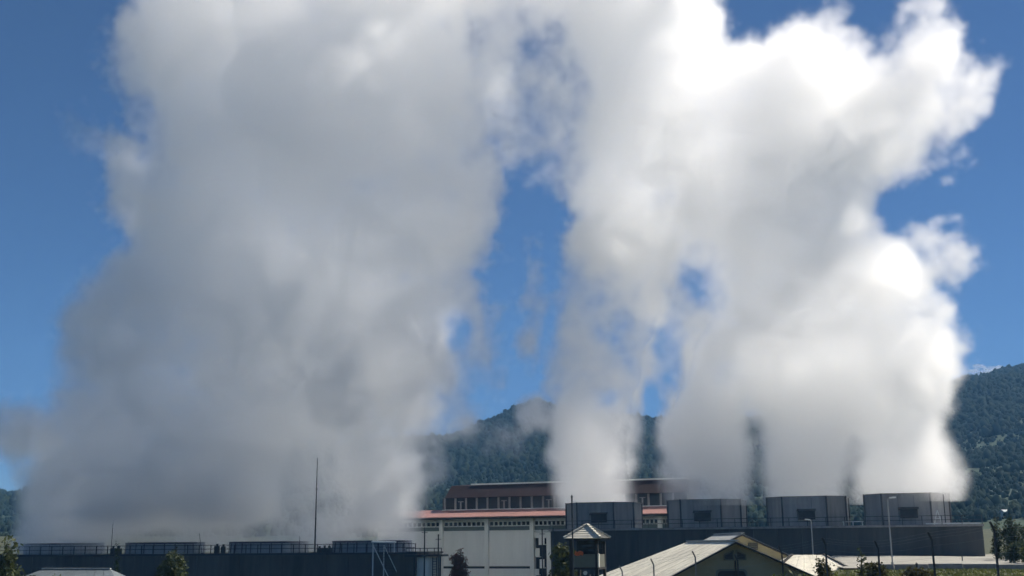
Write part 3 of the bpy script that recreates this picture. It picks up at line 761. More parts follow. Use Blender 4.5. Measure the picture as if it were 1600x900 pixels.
# ================================================================== WATCHTOWER
def build_watchtower():
    Y = 78.0
    c = at(918, 850, Y); x, y = c.x, c.y
    rz = math.radians(-20)
    R = Matrix.Translation((x, y, 0)) @ Matrix.Rotation(rz, 4, 'Z')
    root = thing('watchtower', (x, y, LOW + 1), 'small watchtower with cream hipped tile roof beside the dark tower wall', 'watchtower')
    z = lambda py: at(918, py, Y).z
    ze, za = z(841.5), z(820.5); h = 1.24
    def q(a, b, zz): return R @ Vector((a, b, zz))
    cor = [q(-h, -h, ze), q(h, -h, ze), q(h, h, ze), q(-h, h, ze)]; apx = q(0, 0, za)
    for i in range(4):
        a, b = cor[i], cor[(i + 1) % 4]
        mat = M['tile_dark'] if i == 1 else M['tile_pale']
        n = 6
        for j in range(n):                                 # courses of tiles, each lapping the one below
            f0, f1 = j / n, (j + 1) / n
            pts = [a.lerp(apx, f0), b.lerp(apx, f0), b.lerp(apx, f1 + .02 if j < n - 1 else 1), a.lerp(apx, f1 + .02 if j < n - 1 else 1)]
            pts = [p + Vector((0, 0, .035 * (1 if k < 2 else 0))) for k, p in enumerate(pts)]
            if j == n - 1: pts = pts[:3]
            MB().slab(pts, .04).build('tile_course', mat, root)
    for i in range(4): 
        a = cor[i]; n = 6
        for j in range(n):
            p, r = a.lerp(apx, j / n), a.lerp(apx, (j + .92) / n)
            MB().beam(p + Vector((0, 0, .10)), r + Vector((0, 0, .07)), .17, .09).build('hip_tile', M['tile_pale'], root)
    MB().box((-h + .1, -h + .1, ze - .12), (h - .1, h - .1, ze - .02), R).build('ceiling', M['barge'], root)
    w = 0.88; zp1, zp0 = z(866), z(886)
    for a, b in ((-w, -w), (w, -w), (w, w), (-w, w)):
        MB().box((a - .09, b - .09, LOW), (a + .09, b + .09, ze - .11), R).build('post', M['barge'], root)
    for nm, lo, hi, mat in (('parapet', (-w + .1, -w - .06, zp0), (w - .1, -w + .02, zp1), M['olive_board']), ('parapet', (w - .02, -w + .1, zp0), (w + .06, w - .1, zp1), M['olive_board']),
                       ('parapet', (-w - .06, -w + .1, zp0), (-w + .02, w - .1, zp1), M['olive_board']), ('parapet', (-w + .1, w - .02, zp0), (w - .1, w + .06, zp1), M['olive_board'])):
        MB().box(lo, hi, R).build(nm, mat, root)
    MB().box((w + .07, -w - .11, zp0), (w + .15, -w + .12, zp1 + .03), R).build('corner_board', M['white'], root)
    MB().box((-w - .1, -w - .1, zp0 - .14), (w + .1, w + .1, zp0 - .01), R).build('floor', M['barge'], root)
    MB().box((-w + .1, w - .15, zp1 + .002), (w - .1, w - .11, ze - .13), R).build('rear_glazing', M['glass_dark'], root)
    for f in (.35, .7): MB().box((-w + .1, w - .2, zp1 + (ze - zp1) * f), (w - .1, w - .16, zp1 + (ze - zp1) * f + .05), R).build('rail', M['barge'], root)
    br = MB()
    for a, b in ((-w, w), (w, -w)): br.beam(q(a, -w + .12, LOW + .3), q(b, -w + .12, zp0 - .2), .08, .08)
    br.build('brace', M['barge'], root)
    lamp = MB().tube(q(.15, -w - .15, zp0 - .32), q(.15, -w - .30, zp0 - .36), .10, .14, 10).build('floodlight', M['pale_steel'], root)
    # orange jacket thrown over the front parapet
    rng = np.random.default_rng(4); mb = MB(); nx, ny = 9, 8
    vs = []
    for i in range(nx):
        for j in range(ny):
            t = j / (ny - 1); u_ = i / (nx - 1) - .5
            yy = -w + .08 - .20 * t; zz = zp1 + .07 + .14 * math.sin(math.pi * min(1, t * 1.3)) * (1 - 1.3 * u_ * u_) - .22 * max(0, t - .55) + .03 * rng.normal()
            vs.append(q(-.32 + u_ * .55, yy - .03, zz + .03 * math.sin(9 * u_)))
    mb.add(vs, [(i * ny + j, (i + 1) * ny + j, (i + 1) * ny + j + 1, i * ny + j + 1) for i in range(nx - 1) for j in range(ny - 1)])
    o = mb.build('jacket', M['orange'], None, shade=True)
    s = o.modifiers.new('thick', 'SOLIDIFY'); s.thickness = .05
    tag(o, 'orange jacket lying over the front ledge of the watchtower', 'jacket')

# ================================================================== FENCE, POSTS, LAMPS
def build_posts():
    # barbed wire fence along the near bank
    pts = [(884, 925), (926, 898), (972, 884), (1021, 873), (1086, 861), (1152, 866), (1221, 853), (1289, 840), (1371, 845), (1455, 831), (1552, 815), (1655, 803)]
    root = thing('wire_fence', (20, 72, 5), 'barbed wire fence of thin dark cranked posts crossing the lower right', 'fence')
    tops = []
    for px, py in pts:
        Y = 84 - (px - 972) * 28 / 580
        T = at(px, py, Y); zb = float(ground_z(T.x, Y)) - .2
        m = M['dark_steel'] if px > 1100 else M['concrete_dirty']
        mb = MB(); k = T.z - .38
        mb.beam((T.x, Y, zb), (T.x, Y, k), .085, .085, up=(0, 1, 0)); mb.beam((T.x, Y, k - .04), (T.x - .20, Y - .1, T.z), .085, .085, up=(0, 1, 0))
        mb.build('post', m, root); tops.append((Vector((T.x, Y, k)), Vector((T.x - .20, Y - .1, T.z)), zb))
    for f in (0.15, .5, .9, -1, -2, -3):
        mb = MB()
        for (k0, t0, b0), (k1, t1, b1) in zip(tops, tops[1:]):
            g = lambda k, t, b: k.lerp(t, f) if f > 0 else Vector((k.x, k.y, k.z + (b - k.z) * (-f - .5) / 4))
            a, b = g(k0, t0, b0), g(k1, t1, b1); m = (a + b) / 2 - Vector((0, 0, .05))
            mb.tube(a, m, .0035, n=4); mb.tube(m, b, .0035, n=4)
        mb.build('wire', M['grey_steel'], root)
    # lamp with outreach head, before the dark wall
    def lamp(px, top, Y, r, label, arm, mat, base=None):
        T = at(px, top, Y); zb = float(ground_z(T.x, Y)) - .1
        o = thing('street_lamp', (T.x, Y, zb), label, 'street lamp', 'pale lamp posts before the dark wall')
        mb = MB(); lean = .0
        mb.tube((T.x, Y, zb), (T.x, Y, T.z - .1), r, r * .7, 10); mb.build('pole', mat, o)
        MB().tube((T.x, Y, zb), (T.x, Y, zb + .5), r * 1.8, r * 1.7, 10).build('base', mat, o)
        a = MB(); a.tube((T.x, Y, T.z - .12), (T.x + arm, Y - .2, T.z), r * .6, r * .5, 8); ao = a.build('arm', mat, o)
        hd = MB(); e = Vector((T.x + arm, Y - .2, T.z)); s = 1 if arm > 0 else -1
        hd.slab([e + Vector((0, -.14, .06)), e + Vector((s * .55, -.10, .10)), e + Vector((s * .55, .10, .10)), e + Vector((0, .14, .06))], .12); hd.build('lamp_head', M['pale_steel'], ao, bevel=.02)
    lamp(1267, 812, 128, .075, 'pale lamp post standing behind the hipped roof', -.15, M['grey_steel'])
    lamp(1386.5, 778, 104, .065, 'tall pale lamp post rising above the rightmost angular stack', .12, M['grey_steel'])
    # slim dark poles about the middle
    for px, top, Y, lab, mat in ((663.5, 825, 140, 'slim dark pole in front of the white tank', 'dark_steel'), (685, 836, 143, 'shorter slim dark pole right of the white tank', 'dark_steel'),
                            (893.5, 776, 72, 'tall slim dark pole against the left side of the watchtower', 'dark_steel'), (847, 828, 150, 'slim dark pole before the open bay of the hall', 'dark_steel'), (864, 825, 152, 'slim dark pole just left of the olive tree', 'dark_steel')):
        T = at(px, top, Y); zb = float(ground_z(T.x, Y)) - .2; r = .075 if Y > 100 else .045
        o = thing('utility_pole', (T.x, Y, zb), lab, 'pole', 'slim dark poles in the middle')
        MB().tube((T.x, Y, zb), (T.x, Y, T.z), r * 1.2, r, 8).build('shaft', M[mat], o)
        MB().lathe([(.01, T.z + .1), (r * 1.5, T.z + .02), (r * 1.5, T.z - .04), (.01, T.z - .05)], (T.x, Y, 0), 10).build('cap', M[mat], o)
        if Y > 100:
            MB().beam((T.x - .35, Y - .05, T.z - .5), (T.x + .35, Y - .05, T.z - .5), .07, .07).build('crossarm', M[mat], o)
    # small hut far off on the right slope
    Y = 430; c = at(1576, 801, Y); zb = float(hill_z(np.array([c.x]), np.array([Y]))[0]); zb = max(zb, c.z - 4)
    o = thing('hut', (c.x, Y, zb), 'tiny white hut on the green slope at far right', 'hut')
    MB().box((c.x - 2.2, Y - 2, zb - 2), (c.x + 2.2, Y + 2, zb + 1.8)).build('wall', M['pale_steel'], o)
    MB().slab([(c.x - 2.6, Y - 2.5, zb + 1.81), (c.x + 2.6, Y - 2.5, zb + 1.81), (c.x + 2.6, Y, zb + 2.7), (c.x - 2.6, Y, zb + 2.7)], .1).slab([(c.x - 2.6, Y + 2.5, zb + 1.81), (c.x + 2.6, Y + 2.5, zb + 1.81), (c.x + 2.6, Y, zb + 2.7), (c.x - 2.6, Y, zb + 2.7)], .1).build('roof', M['pale_steel'], o)
    # bollard on the yard
    for px, top, bot, Y, lab in ((1432, 879, 889, 88.6, 'small dark bollard by the low stained wall'), (1503, 868, 879, 118, 'thin small bollard out on the pale yard')):
        T = at(px, top, Y); zb = float(ground_z(T.x, Y))
        o = thing('bollard', (T.x, Y, zb), lab, 'bollard')
        r = .09 if Y < 100 else .05
        MB().lathe([(r * 1.6, zb), (r * 1.6, zb + .15), (r, zb + .18), (r, T.z - .1), (r * .5, T.z), (.005, T.z)], (T.x, Y, 0), 12).build('shaft', M['dark_steel'], o)

# ================================================================== PLANTS
def build_plants():
    plant('conifer_tree', 14, 92, 838, 36, 'cone', 'ragged yellow-green conifer at the bottom left corner', 'tree', M['leaf_olive'], 1, n=4200)
    plant('garden_shrub', 48, 90, 872, 22, 'bush', 'low olive shrub at the foot of the corner conifer', 'shrub', M['leaf_olive'], 2)
    plant('garden_shrub', 88, 88, 885, 15, 'bush', 'yellow-green shrub before the blue-grey roof', 'shrub', M['leaf_green'], 3, base_z=2.6)
    plant('round_tree', 272, 100, 858, 22, 'round', 'small round dark tree before the low cooling tower wall', 'tree', M['leaf_olive'], 4, n=4200)
    plant('conifer_tree', 184, 120, 846, 9, 'cone', 'slender dark conifer between the two leftmost fan rings', 'tree', M['leaf_olive'], 5, n=1500)
    plant('russet_tree', 716, 150, 862, 14, 'round', 'small russet-leaved tree before the grey hall wall', 'tree', M['leaf_red'], 6, n=3000)
    plant('round_tree', 880, 92, 846, 25, 'round', 'dark olive tree left of the watchtower', 'tree', M['leaf_olive'], 7, n=4600)
    plant('cypress_tree', 1556, 122, 810, 10, 'column', 'narrow dark cypress at the right end of the dark wall', 'tree', M['leaf_dark'], 8, 'dark trees at the right edge', n=2600)
    plant('cypress_tree', 1580, 118, 810, 16, 'column', 'broader dark cypress, second from the wall end', 'tree', M['leaf_dark'], 9, 'dark trees at the right edge', n=3400)
    plant('round_tree', 1601, 124, 826, 22, 'round', 'dark bushy tree cut by the right edge', 'tree', M['leaf_dark'], 10, 'dark trees at the right edge', n=3000)
    plant('garden_shrub', 1583, 110, 846, 17, 'bush', 'dark rounded shrub at the feet of the cypresses', 'shrub', M['leaf_dark'], 11, n=2200)
    plant('garden_shrub', 1604, 108, 850, 14, 'bush', 'olive rounded shrub cut by the right edge, beside the dark one', 'shrub', M['leaf_olive'], 12, n=1800)
    plant('garden_shrub', 1284, 70, 872, 16, 'bush', 'brown-green shrub below the pale hipped roof', 'shrub', M['leaf_brown'], 13, base_z=4.6)
    plant('garden_shrub', 1361, 68, 874, 22, 'bush', 'larger brown shrub at the near edge of the yard', 'shrub', M['leaf_brown'], 14)
    plant('garden_shrub', 1344, 66, 862, 4, 'column', 'single thin upright sapling left of the larger brown shrub', 'sapling', M['leaf_olive'], 15, n=160)
    plant('garden_shrub', 1432, 66, 891, 26, 'bush', 'low brown-green clump in the bright grass', 'shrub', M['leaf_brown'], 16, n=1600)
    plant('garden_shrub', 1235, 72, 889, 34, 'bush', 'bright yellow-green growth below the beige gable', 'shrub', M['leaf_green'], 17, base_z=4.0, n=2400)
# ================================================================== STEAM
def seg_sdf(px, py, poly):
    """signed distance (pixels, positive inside) to a closed outline"""
    P = np.array(poly, float); Q = np.roll(P, -1, 0)
    best = np.full(px.shape, 1e9); inside = np.zeros(px.shape, bool)
    for (x0, y0), (x1, y1) in zip(P, Q):
        ex, ey = x1 - x0, y1 - y0
        t = np.clip(((px - x0) * ex + (py - y0) * ey) / (ex * ex + ey * ey + 1e-9), 0, 1)
        best = np.minimum(best, np.hypot(px - x0 - t * ex, py - y0 - t * ey))
        c = ((y0 > py) != (y1 > py)) & (px < (x1 - x0) * (py - y0) / (y1 - y0 + 1e-12) + x0)
        inside ^= c
    return np.where(inside, best, -best)

def smooth(a, b, x):
    t = np.clip((x - a) / (b - a), 0, 1)
    return t * t * (3 - 2 * t)

def noise3(shape, cell, size, beta, seed, zs=1.0):
    """band of random waves longer than about 2 cells and shorter than `size` metres, unit deviation"""
    rng = np.random.default_rng(seed)
    k = np.fft.rfftn(rng.standard_normal(shape).astype(np.float32))
    fx = np.fft.fftfreq(shape[0], cell)[:, None, None]
    fy = np.fft.fftfreq(shape[1], cell)[None, :, None]
    fz = np.fft.rfftfreq(shape[2], cell)[None, None, :] * zs
    f = np.sqrt(fx * fx + fy * fy + fz * fz)
    amp = (f + 1e-6) ** (-beta) * (1 - np.exp(-(f * size) ** 4))
    k *= amp.astype(np.float32)
    n = np.fft.irfftn(k, s=shape).astype(np.float32)
    return n / n.std()

def blobs(px, py, items):
    """soft map: product of (1 + (value - 1) * falloff) over ellipses (x, y, rx, ry, value)"""
    m = np.ones(px.shape, np.float32)
    for x, y, rx, ry, val in items:
        r = np.hypot((px - x) / rx, (py - y) / ry)
        m *= 1 + (val - 1) * (1 - smooth(0.35, 1.0, r)).astype(np.float32)
    return m

def soft_map(px, py, base, items):
    m = np.full(px.shape, base, np.float32)
    for x, y, rx, ry, val in items:
        w = (1 - smooth(0.4, 1.0, np.hypot((px - x) / rx, (py - y) / ry))).astype(np.float32)
        m = m * (1 - w) + val * w
    return m

H = 0.55
class Field:
    """a block of steam: density on a grid, kept as one picture of slices that the volume material looks up"""
    def __init__(self, name, lo, hi, axis, outline, thin, soft, thick, depth, seed, rho, base_z, amp, base_k, back, wisps):
        self.name = name
        lo = np.array(lo, float); n = np.ceil((np.array(hi) - lo) / H).astype(int)
        self.lo, self.n = lo, n
        nx, ny, nz = n
        x = lo[0] + (np.arange(nx) + .5) * H
        y = lo[1] + (np.arange(ny) + .5) * H
        z = lo[2] + (np.arange(nz) + .5) * H
        X, Z = np.meshgrid(x, z, indexing='ij')
        y0 = axis(X)
        self.px, self.py = project(X, y0, Z)
        scale = F_PX / (y0 * _f.y + (Z - EYE.z) * _f.z)       # pixels in a metre
        d = seg_sdf(self.px, self.py, outline)
        for ex, ey, er, eq in wisps:                              # loose shreds drifting beside the column
            d = np.maximum(d, (1 - np.hypot((self.px - ex) / er, (self.py - ey) / eq)) * min(er, eq))
        d = d / scale
        w = soft_map(self.px, self.py, soft[0], soft[1])
        tm = blobs(self.px, self.py, thin)
        D = soft_map(self.px, self.py, depth, thick)
        # the middle plane wanders a little
        q = noise3((nx, 4, nz), H, 40, 2.4, seed + 5)[:, 0, :]
        y0 = y0 + 2.5 * q + back(self.px, self.py)
        big = noise3((nx, ny, nz), H, 30, 2.3, seed)
        mid = noise3((nx, ny, nz), H, 9, 1.9, seed + 1)
        fine = noise3((nx, ny, nz), H, 3.6, 1.4, seed + 2)
        rise = smooth(base_z, base_z + 22, Z)[:, None, :].astype(np.float32)
        e = 1 - np.minimum(d / D, 1)
        yy = (y[None, :, None] - y0[:, None, :]) / (D[:, None, :] * 1.05)
        S = (D[:, None, :] * (1 - np.sqrt(np.maximum(e, 0)[:, None, :] ** 2 + yy ** 2))).astype(np.float32)
        S = np.where(d[:, None, :] < 0, np.minimum(S, d[:, None, :]), S)
        bill = 1.2 - np.abs(big) * 1.5                                # rounded bulges, sharp creases
        amp2 = (amp * (0.47 + 0.53 * smooth(1.0, 11.0, d)))[:, None, :].astype(np.float32)
        S = S - 0.6 * rise + 0.25 * (1 - rise) + rise * amp2 * (0.52 * big + 0.47 * bill + 0.53 * mid + 0.12 * fine) + (1 - rise) * 0.5 * big
        W = w[:, None, :]
        den = smooth(-0.2 * W, 0.9 * W, S) * (0.75 + 0.25 * np.clip(S / 8, 0, 1))
        den *= np.clip(1 + 0.32 * mid + 0.3 * big, 0.25, 2.2)
        tm3 = tm[:, None, :]
        veil = np.clip(0.5 + 0.75 * mid + 0.5 * big, 0, 2.2)            # thin parts break up into wisps
        den *= tm3 * (tm3 + (1 - tm3) * veil)
        den *= 1 + base_k * (1 - smooth(base_z + 5, base_z + 30, Z))[:, None, :]
        den *= smooth(base_z - 0.3, base_z + 0.5, Z)[:, None, :]
        m = 3
        edge = np.ones((nx, ny, nz), bool); edge[m:-m, m:-m, 2:-m] = False
        den[edge] = 0
        self.den = (den * rho).astype(np.float32)

    def picture(self):
        nx, ny, nz = self.n
        tx, tz = nx + 2, nz + 2
        c = int(math.ceil(math.sqrt(ny * tz / tx))); r = int(math.ceil(ny / c))
        A = np.zeros((r * tz, c * tx, 4), np.float32); A[..., 3] = 1
        for j in range(ny):
            u, v = (j % c) * tx + 1, (j // c) * tz + 1
            A[v:v + nz, u:u + nx, 0] = self.den[:, j, :].T
            if j + 1 < ny:
                A[v:v + nz, u:u + nx, 1] = self.den[:, j + 1, :].T
        img = bpy.data.images.new(self.name + "_slices", c * tx, r * tz, alpha=False, float_buffer=True)
        img.colorspace_settings.name = 'Non-Color'
        img.pixels.foreach_set(A.ravel())
        img.pack()
        self.c, self.r, self.tx, self.tz = c, r, tx, tz
        return img

    def material(self, step):
        img = self.picture()
        mat = bpy.data.materials.new(self.name)
        mat.use_nodes = True
        nt = mat.node_tree; N = nt.nodes; L = nt.links; N.clear()
        def math_(op, a, b=None, c=None):
            n = N.new('ShaderNodeMath'); n.operation = op
            for i, s in enumerate((a, b, c)):
                if s is None: continue
                if isinstance(s, (int, float)): n.inputs[i].default_value = s
                else: L.new(s, n.inputs[i])
            return n.outputs[0]
        tc = N.new('ShaderNodeTexCoord')
        sp = N.new('ShaderNodeSeparateXYZ'); L.new(tc.outputs['Object'], sp.inputs[0])
        nx, ny, nz = (int(v) for v in self.n)
        # grid coordinates (cell centres at +.5)
        gx = math_('MINIMUM', math_('MAXIMUM', math_('MULTIPLY', sp.outputs[0], 1 / H), 0.0), float(nx))
        gz = math_('MINIMUM', math_('MAXIMUM', math_('MULTIPLY', sp.outputs[2], 1 / H), 0.0), float(nz))
        gy = math_('MINIMUM', math_('MAXIMUM', math_('MULTIPLY_ADD', sp.outputs[1], 1 / H, -0.5), 0.0), ny - 1.001)
        j = math_('FLOOR', gy); f = math_('FRACT', gy)
        row = math_('FLOOR', math_('DIVIDE', math_('ADD', j, 0.5), float(self.c)))
        colm = math_('SUBTRACT', j, math_('MULTIPLY', row, float(self.c)))
        u = math_('MULTIPLY', math_('ADD', math_('MULTIPLY_ADD', colm, float(self.tx), 1.0), gx), 1.0 / (self.c * self.tx))
        v = math_('MULTIPLY', math_('ADD', math_('MULTIPLY_ADD', row, float(self.tz), 1.0), gz), 1.0 / (self.r * self.tz))
        cb = N.new('ShaderNodeCombineXYZ'); L.new(u, cb.inputs[0]); L.new(v, cb.inputs[1])
        t = N.new('ShaderNodeTexImage'); t.image = img; t.interpolation = 'Linear'; t.extension = 'CLIP'
        L.new(cb.outputs[0], t.inputs[0])
        sc = N.new('ShaderNodeSeparateColor'); L.new(t.outputs[0], sc.inputs[0])
        a = math_('MULTIPLY', sc.outputs[0], math_('SUBTRACT', 1.0, f))
        dn = math_('MULTIPLY_ADD', sc.outputs[1], f, a)
        pv = N.new('ShaderNodeVolumeScatter')
        pv.inputs['Color'].default_value = (0.9995, 0.997, 0.992, 1)
        pv.inputs['Anisotropy'].default_value = 0.6
        L.new(dn, pv.inputs['Density'])
        out = N.new('ShaderNodeOutputMaterial'); L.new(pv.outputs[0], out.inputs['Volume'])
        self.step = step
        try: mat.cycles.homogeneous_volume = False
        except Exception: pass
        self.mat = mat
        return mat

    def hull(self, mask2d=None, thr=0.004, B=4):
        """closed skin round the cells that hold steam -> verts, faces (blocks of B cells, then smoothed)"""
        occ = self.den > thr
        if mask2d is not None: occ &= mask2d[:, None, :]
        nx, ny, nz = self.n
        pad = [(0, (-s) % B) for s in (nx, ny, nz)]
        o = np.pad(occ, pad)
        o = o.reshape(o.shape[0] // B, B, o.shape[1] // B, B, o.shape[2] // B, B).any(axis=(1, 3, 5))
        o = np.pad(o, 3)
        # drop stray specks, keep the large body
        g = o.copy()
        for ax in range(3):
            g |= np.roll(o, 1, ax) | np.roll(o, -1, ax)
        o = g if mask2d is None else g
        vid = {}; verts = []; faces = []
        def vv(p):
            if p not in vid: vid[p] = len(verts); verts.append(p)
            return vid[p]
        quads = {0: ((0,0,0),(0,1,0),(0,1,1),(0,0,1)), 1: ((0,0,0),(0,0,1),(1,0,1),(1,0,0)), 2: ((0,0,0),(1,0,0),(1,1,0),(0,1,0))}
        for ax in range(3):
            a = o; b = np.roll(o, -1, ax)
            off = [0, 0, 0]; off[ax] = 1
            for sgn, m in ((1, a & ~b), (-1, ~a & b)):
                for (i, jj, k) in np.argwhere(m):
                    q = [vv((i + off[0] + c[0], jj + off[1] + c[1], k + off[2] + c[2])) for c in quads[ax]]
                    faces.append(q if sgn > 0 else q[::-1])
        V = (np.array(verts, float) - 3) * B * H
        nb_i = np.array([(f[i], f[(i + 1) % 4]) for f in faces for i in range(4)])
        for _ in range(3):
            acc = np.zeros_like(V); cnt = np.zeros(len(V))
            np.add.at(acc, nb_i[:, 0], V[nb_i[:, 1]]); np.add.at(cnt, nb_i[:, 0], 1)
            np.add.at(acc, nb_i[:, 1], V[nb_i[:, 0]]); np.add.at(cnt, nb_i[:, 1], 1)
            V = 0.5 * V + 0.5 * acc / cnt[:, None]
        V[:, 2] = np.maximum(V[:, 2], 2 * H + 0.02)
        return V, faces

    def build(self, name, label, category, group, mask2d=None, step=2.5):
        V, faces = self.hull(mask2d)
        me = bpy.data.meshes.new(name)
        me.from_pydata(V.tolist(), [], faces); me.update()
        ob = bpy.data.objects.new(name, me)
        col.objects.link(ob)
        ob.location = self.lo
        # step length of the ray through this block, in metres
        ext = V.max(0) - V.min(0)
        mat = self.mat
        rate = step / (0.1 * ext.mean())
        if mask2d is not None and mat.users > 1: mat = mat.copy()
        mat.cycles.volume_step_rate = rate
        me.materials.append(mat)
        ob['label'] = label; ob['category'] = category; ob['group'] = group
        return ob

left_outline = [(45,960),(34,800),(20,740),(-10,705),(-14,662),(24,628),(82,634),(104,600),(100,548),(97,500),(130,455),(160,428),(196,400),(208,372),
    (180,345),(158,330),(156,300),(168,262),(150,238),(112,222),(96,205),(98,180),(126,170),(160,196),(196,196),(190,160),(172,120),(170,70),(174,40),(196,15),
    (198,-20),(150,-120),(120,-320),(760,-320),(800,-120),(790,-20),(758,60),(754,120),(764,170),(760,215),(780,250),(790,310),(786,345),(764,378),(772,412),(748,436),
    (760,470),(770,520),(776,560),(752,606),(715,640),(692,690),(700,740),(690,775),(664,805),(648,960)]
left_thin = [(236,255,62,50,0.04),(235,195,52,46,0.15),(120,205,80,70,0.12),(210,150,60,70,0.6),(716,520,40,60,0.03),(745,600,48,80,0.28),(500,5,60,55,0.15),(770,20,60,120,0.35),
    (14,690,50,80,0.75),(668,775,34,40,0.6),(788,690,60,60,0.4),(470,30,80,60,0.7)]
left_soft = (3.2, [(120,650,260,300,7.0),(50,740,170,170,4.2),(330,840,460,50,1.6),(740,300,120,200,1.6),(190,240,110,150,1.8),(560,560,160,160,3.0),(740,600,80,120,5.0)])
left_thick = [(400,852,520,56,3.5),(492,780,110,150,6.0)]
right_outline = [(880,880),(866,745),(855,690),(850,640),(848,560),(862,480),(868,430),(872,385),(905,330),(862,285),(785,268),(742,180),(728,80),(730,-20),(800,-320),(1260,-320),(1150,-120),(1128,-30),
    (1140,10),(1132,50),(1152,80),(1170,58),(1205,48),(1228,42),(1262,14),(1300,28),(1330,66),(1366,86),(1382,68),(1380,22),(1410,10),(1452,40),(1490,80),(1512,108),(1556,112),(1562,165),(1524,200),
    (1542,225),(1510,242),(1475,248),(1440,268),(1402,272),(1386,280),(1376,322),(1372,362),(1402,372),(1440,334),(1488,342),(1526,396),(1530,440),(1462,442),(1456,470),(1472,500),(1508,512),(1516,550),(1502,590),
    (1482,604),(1488,640),(1476,672),(1492,692),(1502,722),(1490,880),(1341,880),(1340,760),(1339,715),(1335,690),(1332,715),(1334,760),(1335,880),(1192,880),(1191,740),(1189,690),(1180,655),(1173,690),(1173,740),(1173,880),
    (1035,880),(1028,740),(1024,690),(1034,640),(1022,620),(1006,640),(1009,700),(1011,880)]
right_thin = [(840,130,125,170,0.42),(915,140,40,40,0.3),(850,25,60,70,0.55),(850,250,80,60,0.4),(840,350,60,80,0.25),(830,650,50,50,0.55),(850,500,45,150,0.45),(1088,445,66,90,0.05),(1045,550,46,110,0.05),(1016,640,26,80,0.05),(1050,390,60,70,0.5),
    (1428,405,34,26,0.08),(1120,40,40,70,0.3),(1265,40,50,36,0.4),(1520,130,50,40,0.6),(1500,215,60,60,0.5),(1440,220,60,60,0.8),(1180,640,30,60,0.5)]
right_soft = (2.2, [(930,600,120,260,3.4),(1020,480,140,140,5.0),(1100,650,120,130,3.0),(1300,780,320,60,2.6),(1190,700,340,90,4.2),(1460,300,160,400,1.3),(1200,60,300,120,1.8)])
right_thick = [(1180,790,420,70,6.0),(940,600,140,260,6.0),(1450,400,90,80,9.0),(1500,180,100,120,8.0),(850,130,110,160,7.0)]

def left_axis(x): return 166.0 - 0.18 * (x + 37)
def right_axis(x): return np.clip(164.0 - 0.36 * (x - 12), 140, 176)

def build_steam():
    zt = at(800, -150, 160).z
    a = at(-60, 600, 168); b = at(845, 300, 168)
    z0 = 7.12
    f = Field("white_steam_left", (a.x - 6, 130, z0 - 2 * H), (b.x + 2, 202, zt), left_axis, left_outline, left_thin, left_soft, left_thick, 17.0, 11, 0.165, z0, 3.2, 0.25,
              lambda px, py: 0 * (1 - smooth(260, 620, px)) * (1 - smooth(560, 760, py)) * smooth(150, 420, py), [(788,690,30,26),(722,655,34,36),(760,560,26,60)])
    f.material(1.5)
    f.build("steam_plume", "huge grey shadowed steam cloud rising from the row of low round fan rings", "steam cloud", "steam plumes over the cooling towers")
    a = at(690, 300, 165); b = at(1600, 150, 140)
    z1 = at(1200, 790, 155).z
    g = Field("white_steam_right", (a.x, 118, z1 - 2 * H), (b.x, 200, zt), right_axis, right_outline, right_thin, right_soft, right_thick, 15.0, 31, 0.19, z1, 2.9, 0.7, lambda px, py: 0 * px, [(842,652,34,30),(832,480,24,60),(826,540,20,40)])
    g.material(1.5)
    line = [(1022, 900), (1020, 620), (1050, 540), (1075, 470), (1045, 390), (960, 345), (905, 335), (700, 330), (600, 900)]
    near = seg_sdf(g.px, g.py, line) > 0
    g.build("steam_plume", "thin grey steam column rising from the stack nearest the long factory hall", "steam cloud", "steam plumes over the cooling towers", near)
    g.build("steam_plume", "brilliant white sunlit steam mass merging over three angular stacks", "steam cloud", "steam plumes over the cooling towers", ~near)
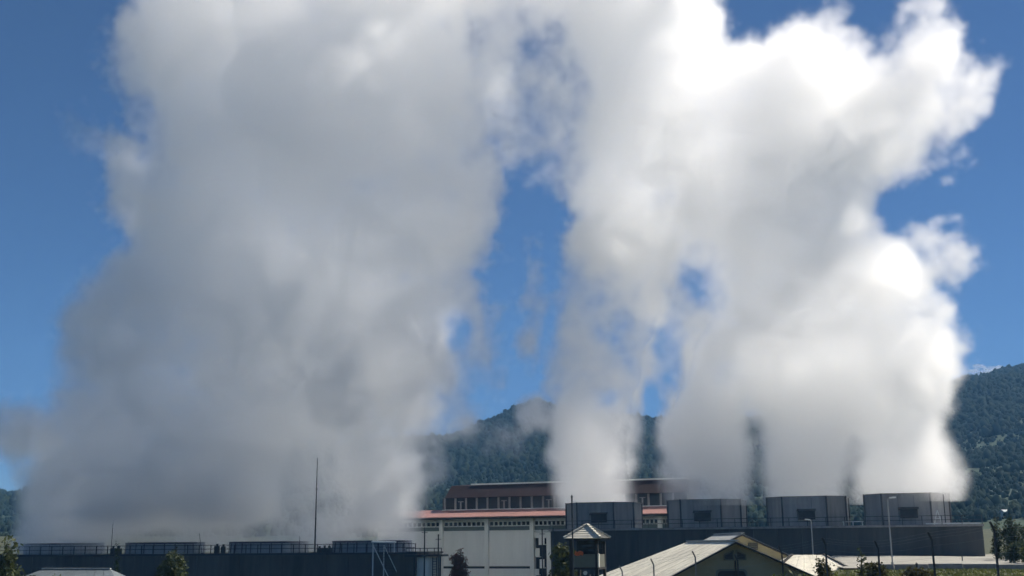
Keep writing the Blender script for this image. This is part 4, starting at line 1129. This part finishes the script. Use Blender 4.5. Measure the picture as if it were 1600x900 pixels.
# ------------------------------------------------------------------ the blue air before the far slopes
def build_haze():
    o = MB().box((-1900, -280, -16), (2100, 2400, 420)).build('haze', None or bpy.data.materials.new('air'))
    m = o.data.materials[0]; m.use_nodes = True
    nt = m.node_tree; nt.nodes.clear()
    v = nt.nodes.new('ShaderNodeVolumePrincipled'); v.inputs['Color'].default_value = (0.24, 0.56, 1.0, 1); v.inputs['Density'].default_value = 0.0002
    v.inputs['Anisotropy'].default_value = 0.0
    out = nt.nodes.new('ShaderNodeOutputMaterial'); nt.links.new(v.outputs[0], out.inputs['Volume'])
    o['kind'] = 'stuff'; o['label'] = 'thin blue haze filling the valley air'

def build_far_cloud():
    """small white cloud just above the right ridge, far beyond it"""
    c = at(1543, 582, 4200); rng = np.random.default_rng(3)
    sv, sf = sphere20()
    bm = bmesh.new(); bmesh.ops.create_icosphere(bm, subdivisions=4, radius=1.0)
    for v in bm.verts:
        p = v.co.copy(); k = 1 + .22 * math.sin(5 * p.x + 1) * math.cos(4 * p.z) + .14 * math.sin(9 * p.x + 7 * p.z + 2) + .08 * math.sin(17 * p.x - 11 * p.y)
        v.co = Vector((p.x * 62 * k, p.y * 40 * k, p.z * 24 * k * (1.25 if p.z > 0 else .6)))
    me = bpy.data.meshes.new('cloud'); bm.to_mesh(me); bm.free()
    o = bpy.data.objects.new('cloud', me); col.objects.link(o); o.location = c
    m = bpy.data.materials.new('cloud_vapour'); m.use_nodes = True; nt = m.node_tree; N, L = nt.nodes, nt.links; N.clear()
    tc = N.new('ShaderNodeTexCoord'); n = N.new('ShaderNodeTexNoise'); n.inputs['Scale'].default_value = .045; n.inputs['Detail'].default_value = 4
    L.new(tc.outputs['Object'], n.inputs[0])
    r = N.new('ShaderNodeMapRange'); r.inputs[1].default_value = .42; r.inputs[2].default_value = .7; r.inputs[3].default_value = 0; r.inputs[4].default_value = .035
    L.new(n.outputs[0], r.inputs[0])
    v = N.new('ShaderNodeVolumeScatter'); v.inputs['Color'].default_value = (.999, .999, .999, 1); L.new(r.outputs[0], v.inputs['Density'])
    out = N.new('ShaderNodeOutputMaterial'); L.new(v.outputs[0], out.inputs['Volume'])
    me.materials.append(m)
    tag(o, 'small white cloud just above the right mountain ridge', 'cloud')

build_setting()
build_hall()
build_right_tower()
build_left_tower()
build_houses()
build_watchtower()
build_posts()
build_plants()
build_steam()
build_haze()
build_far_cloud()
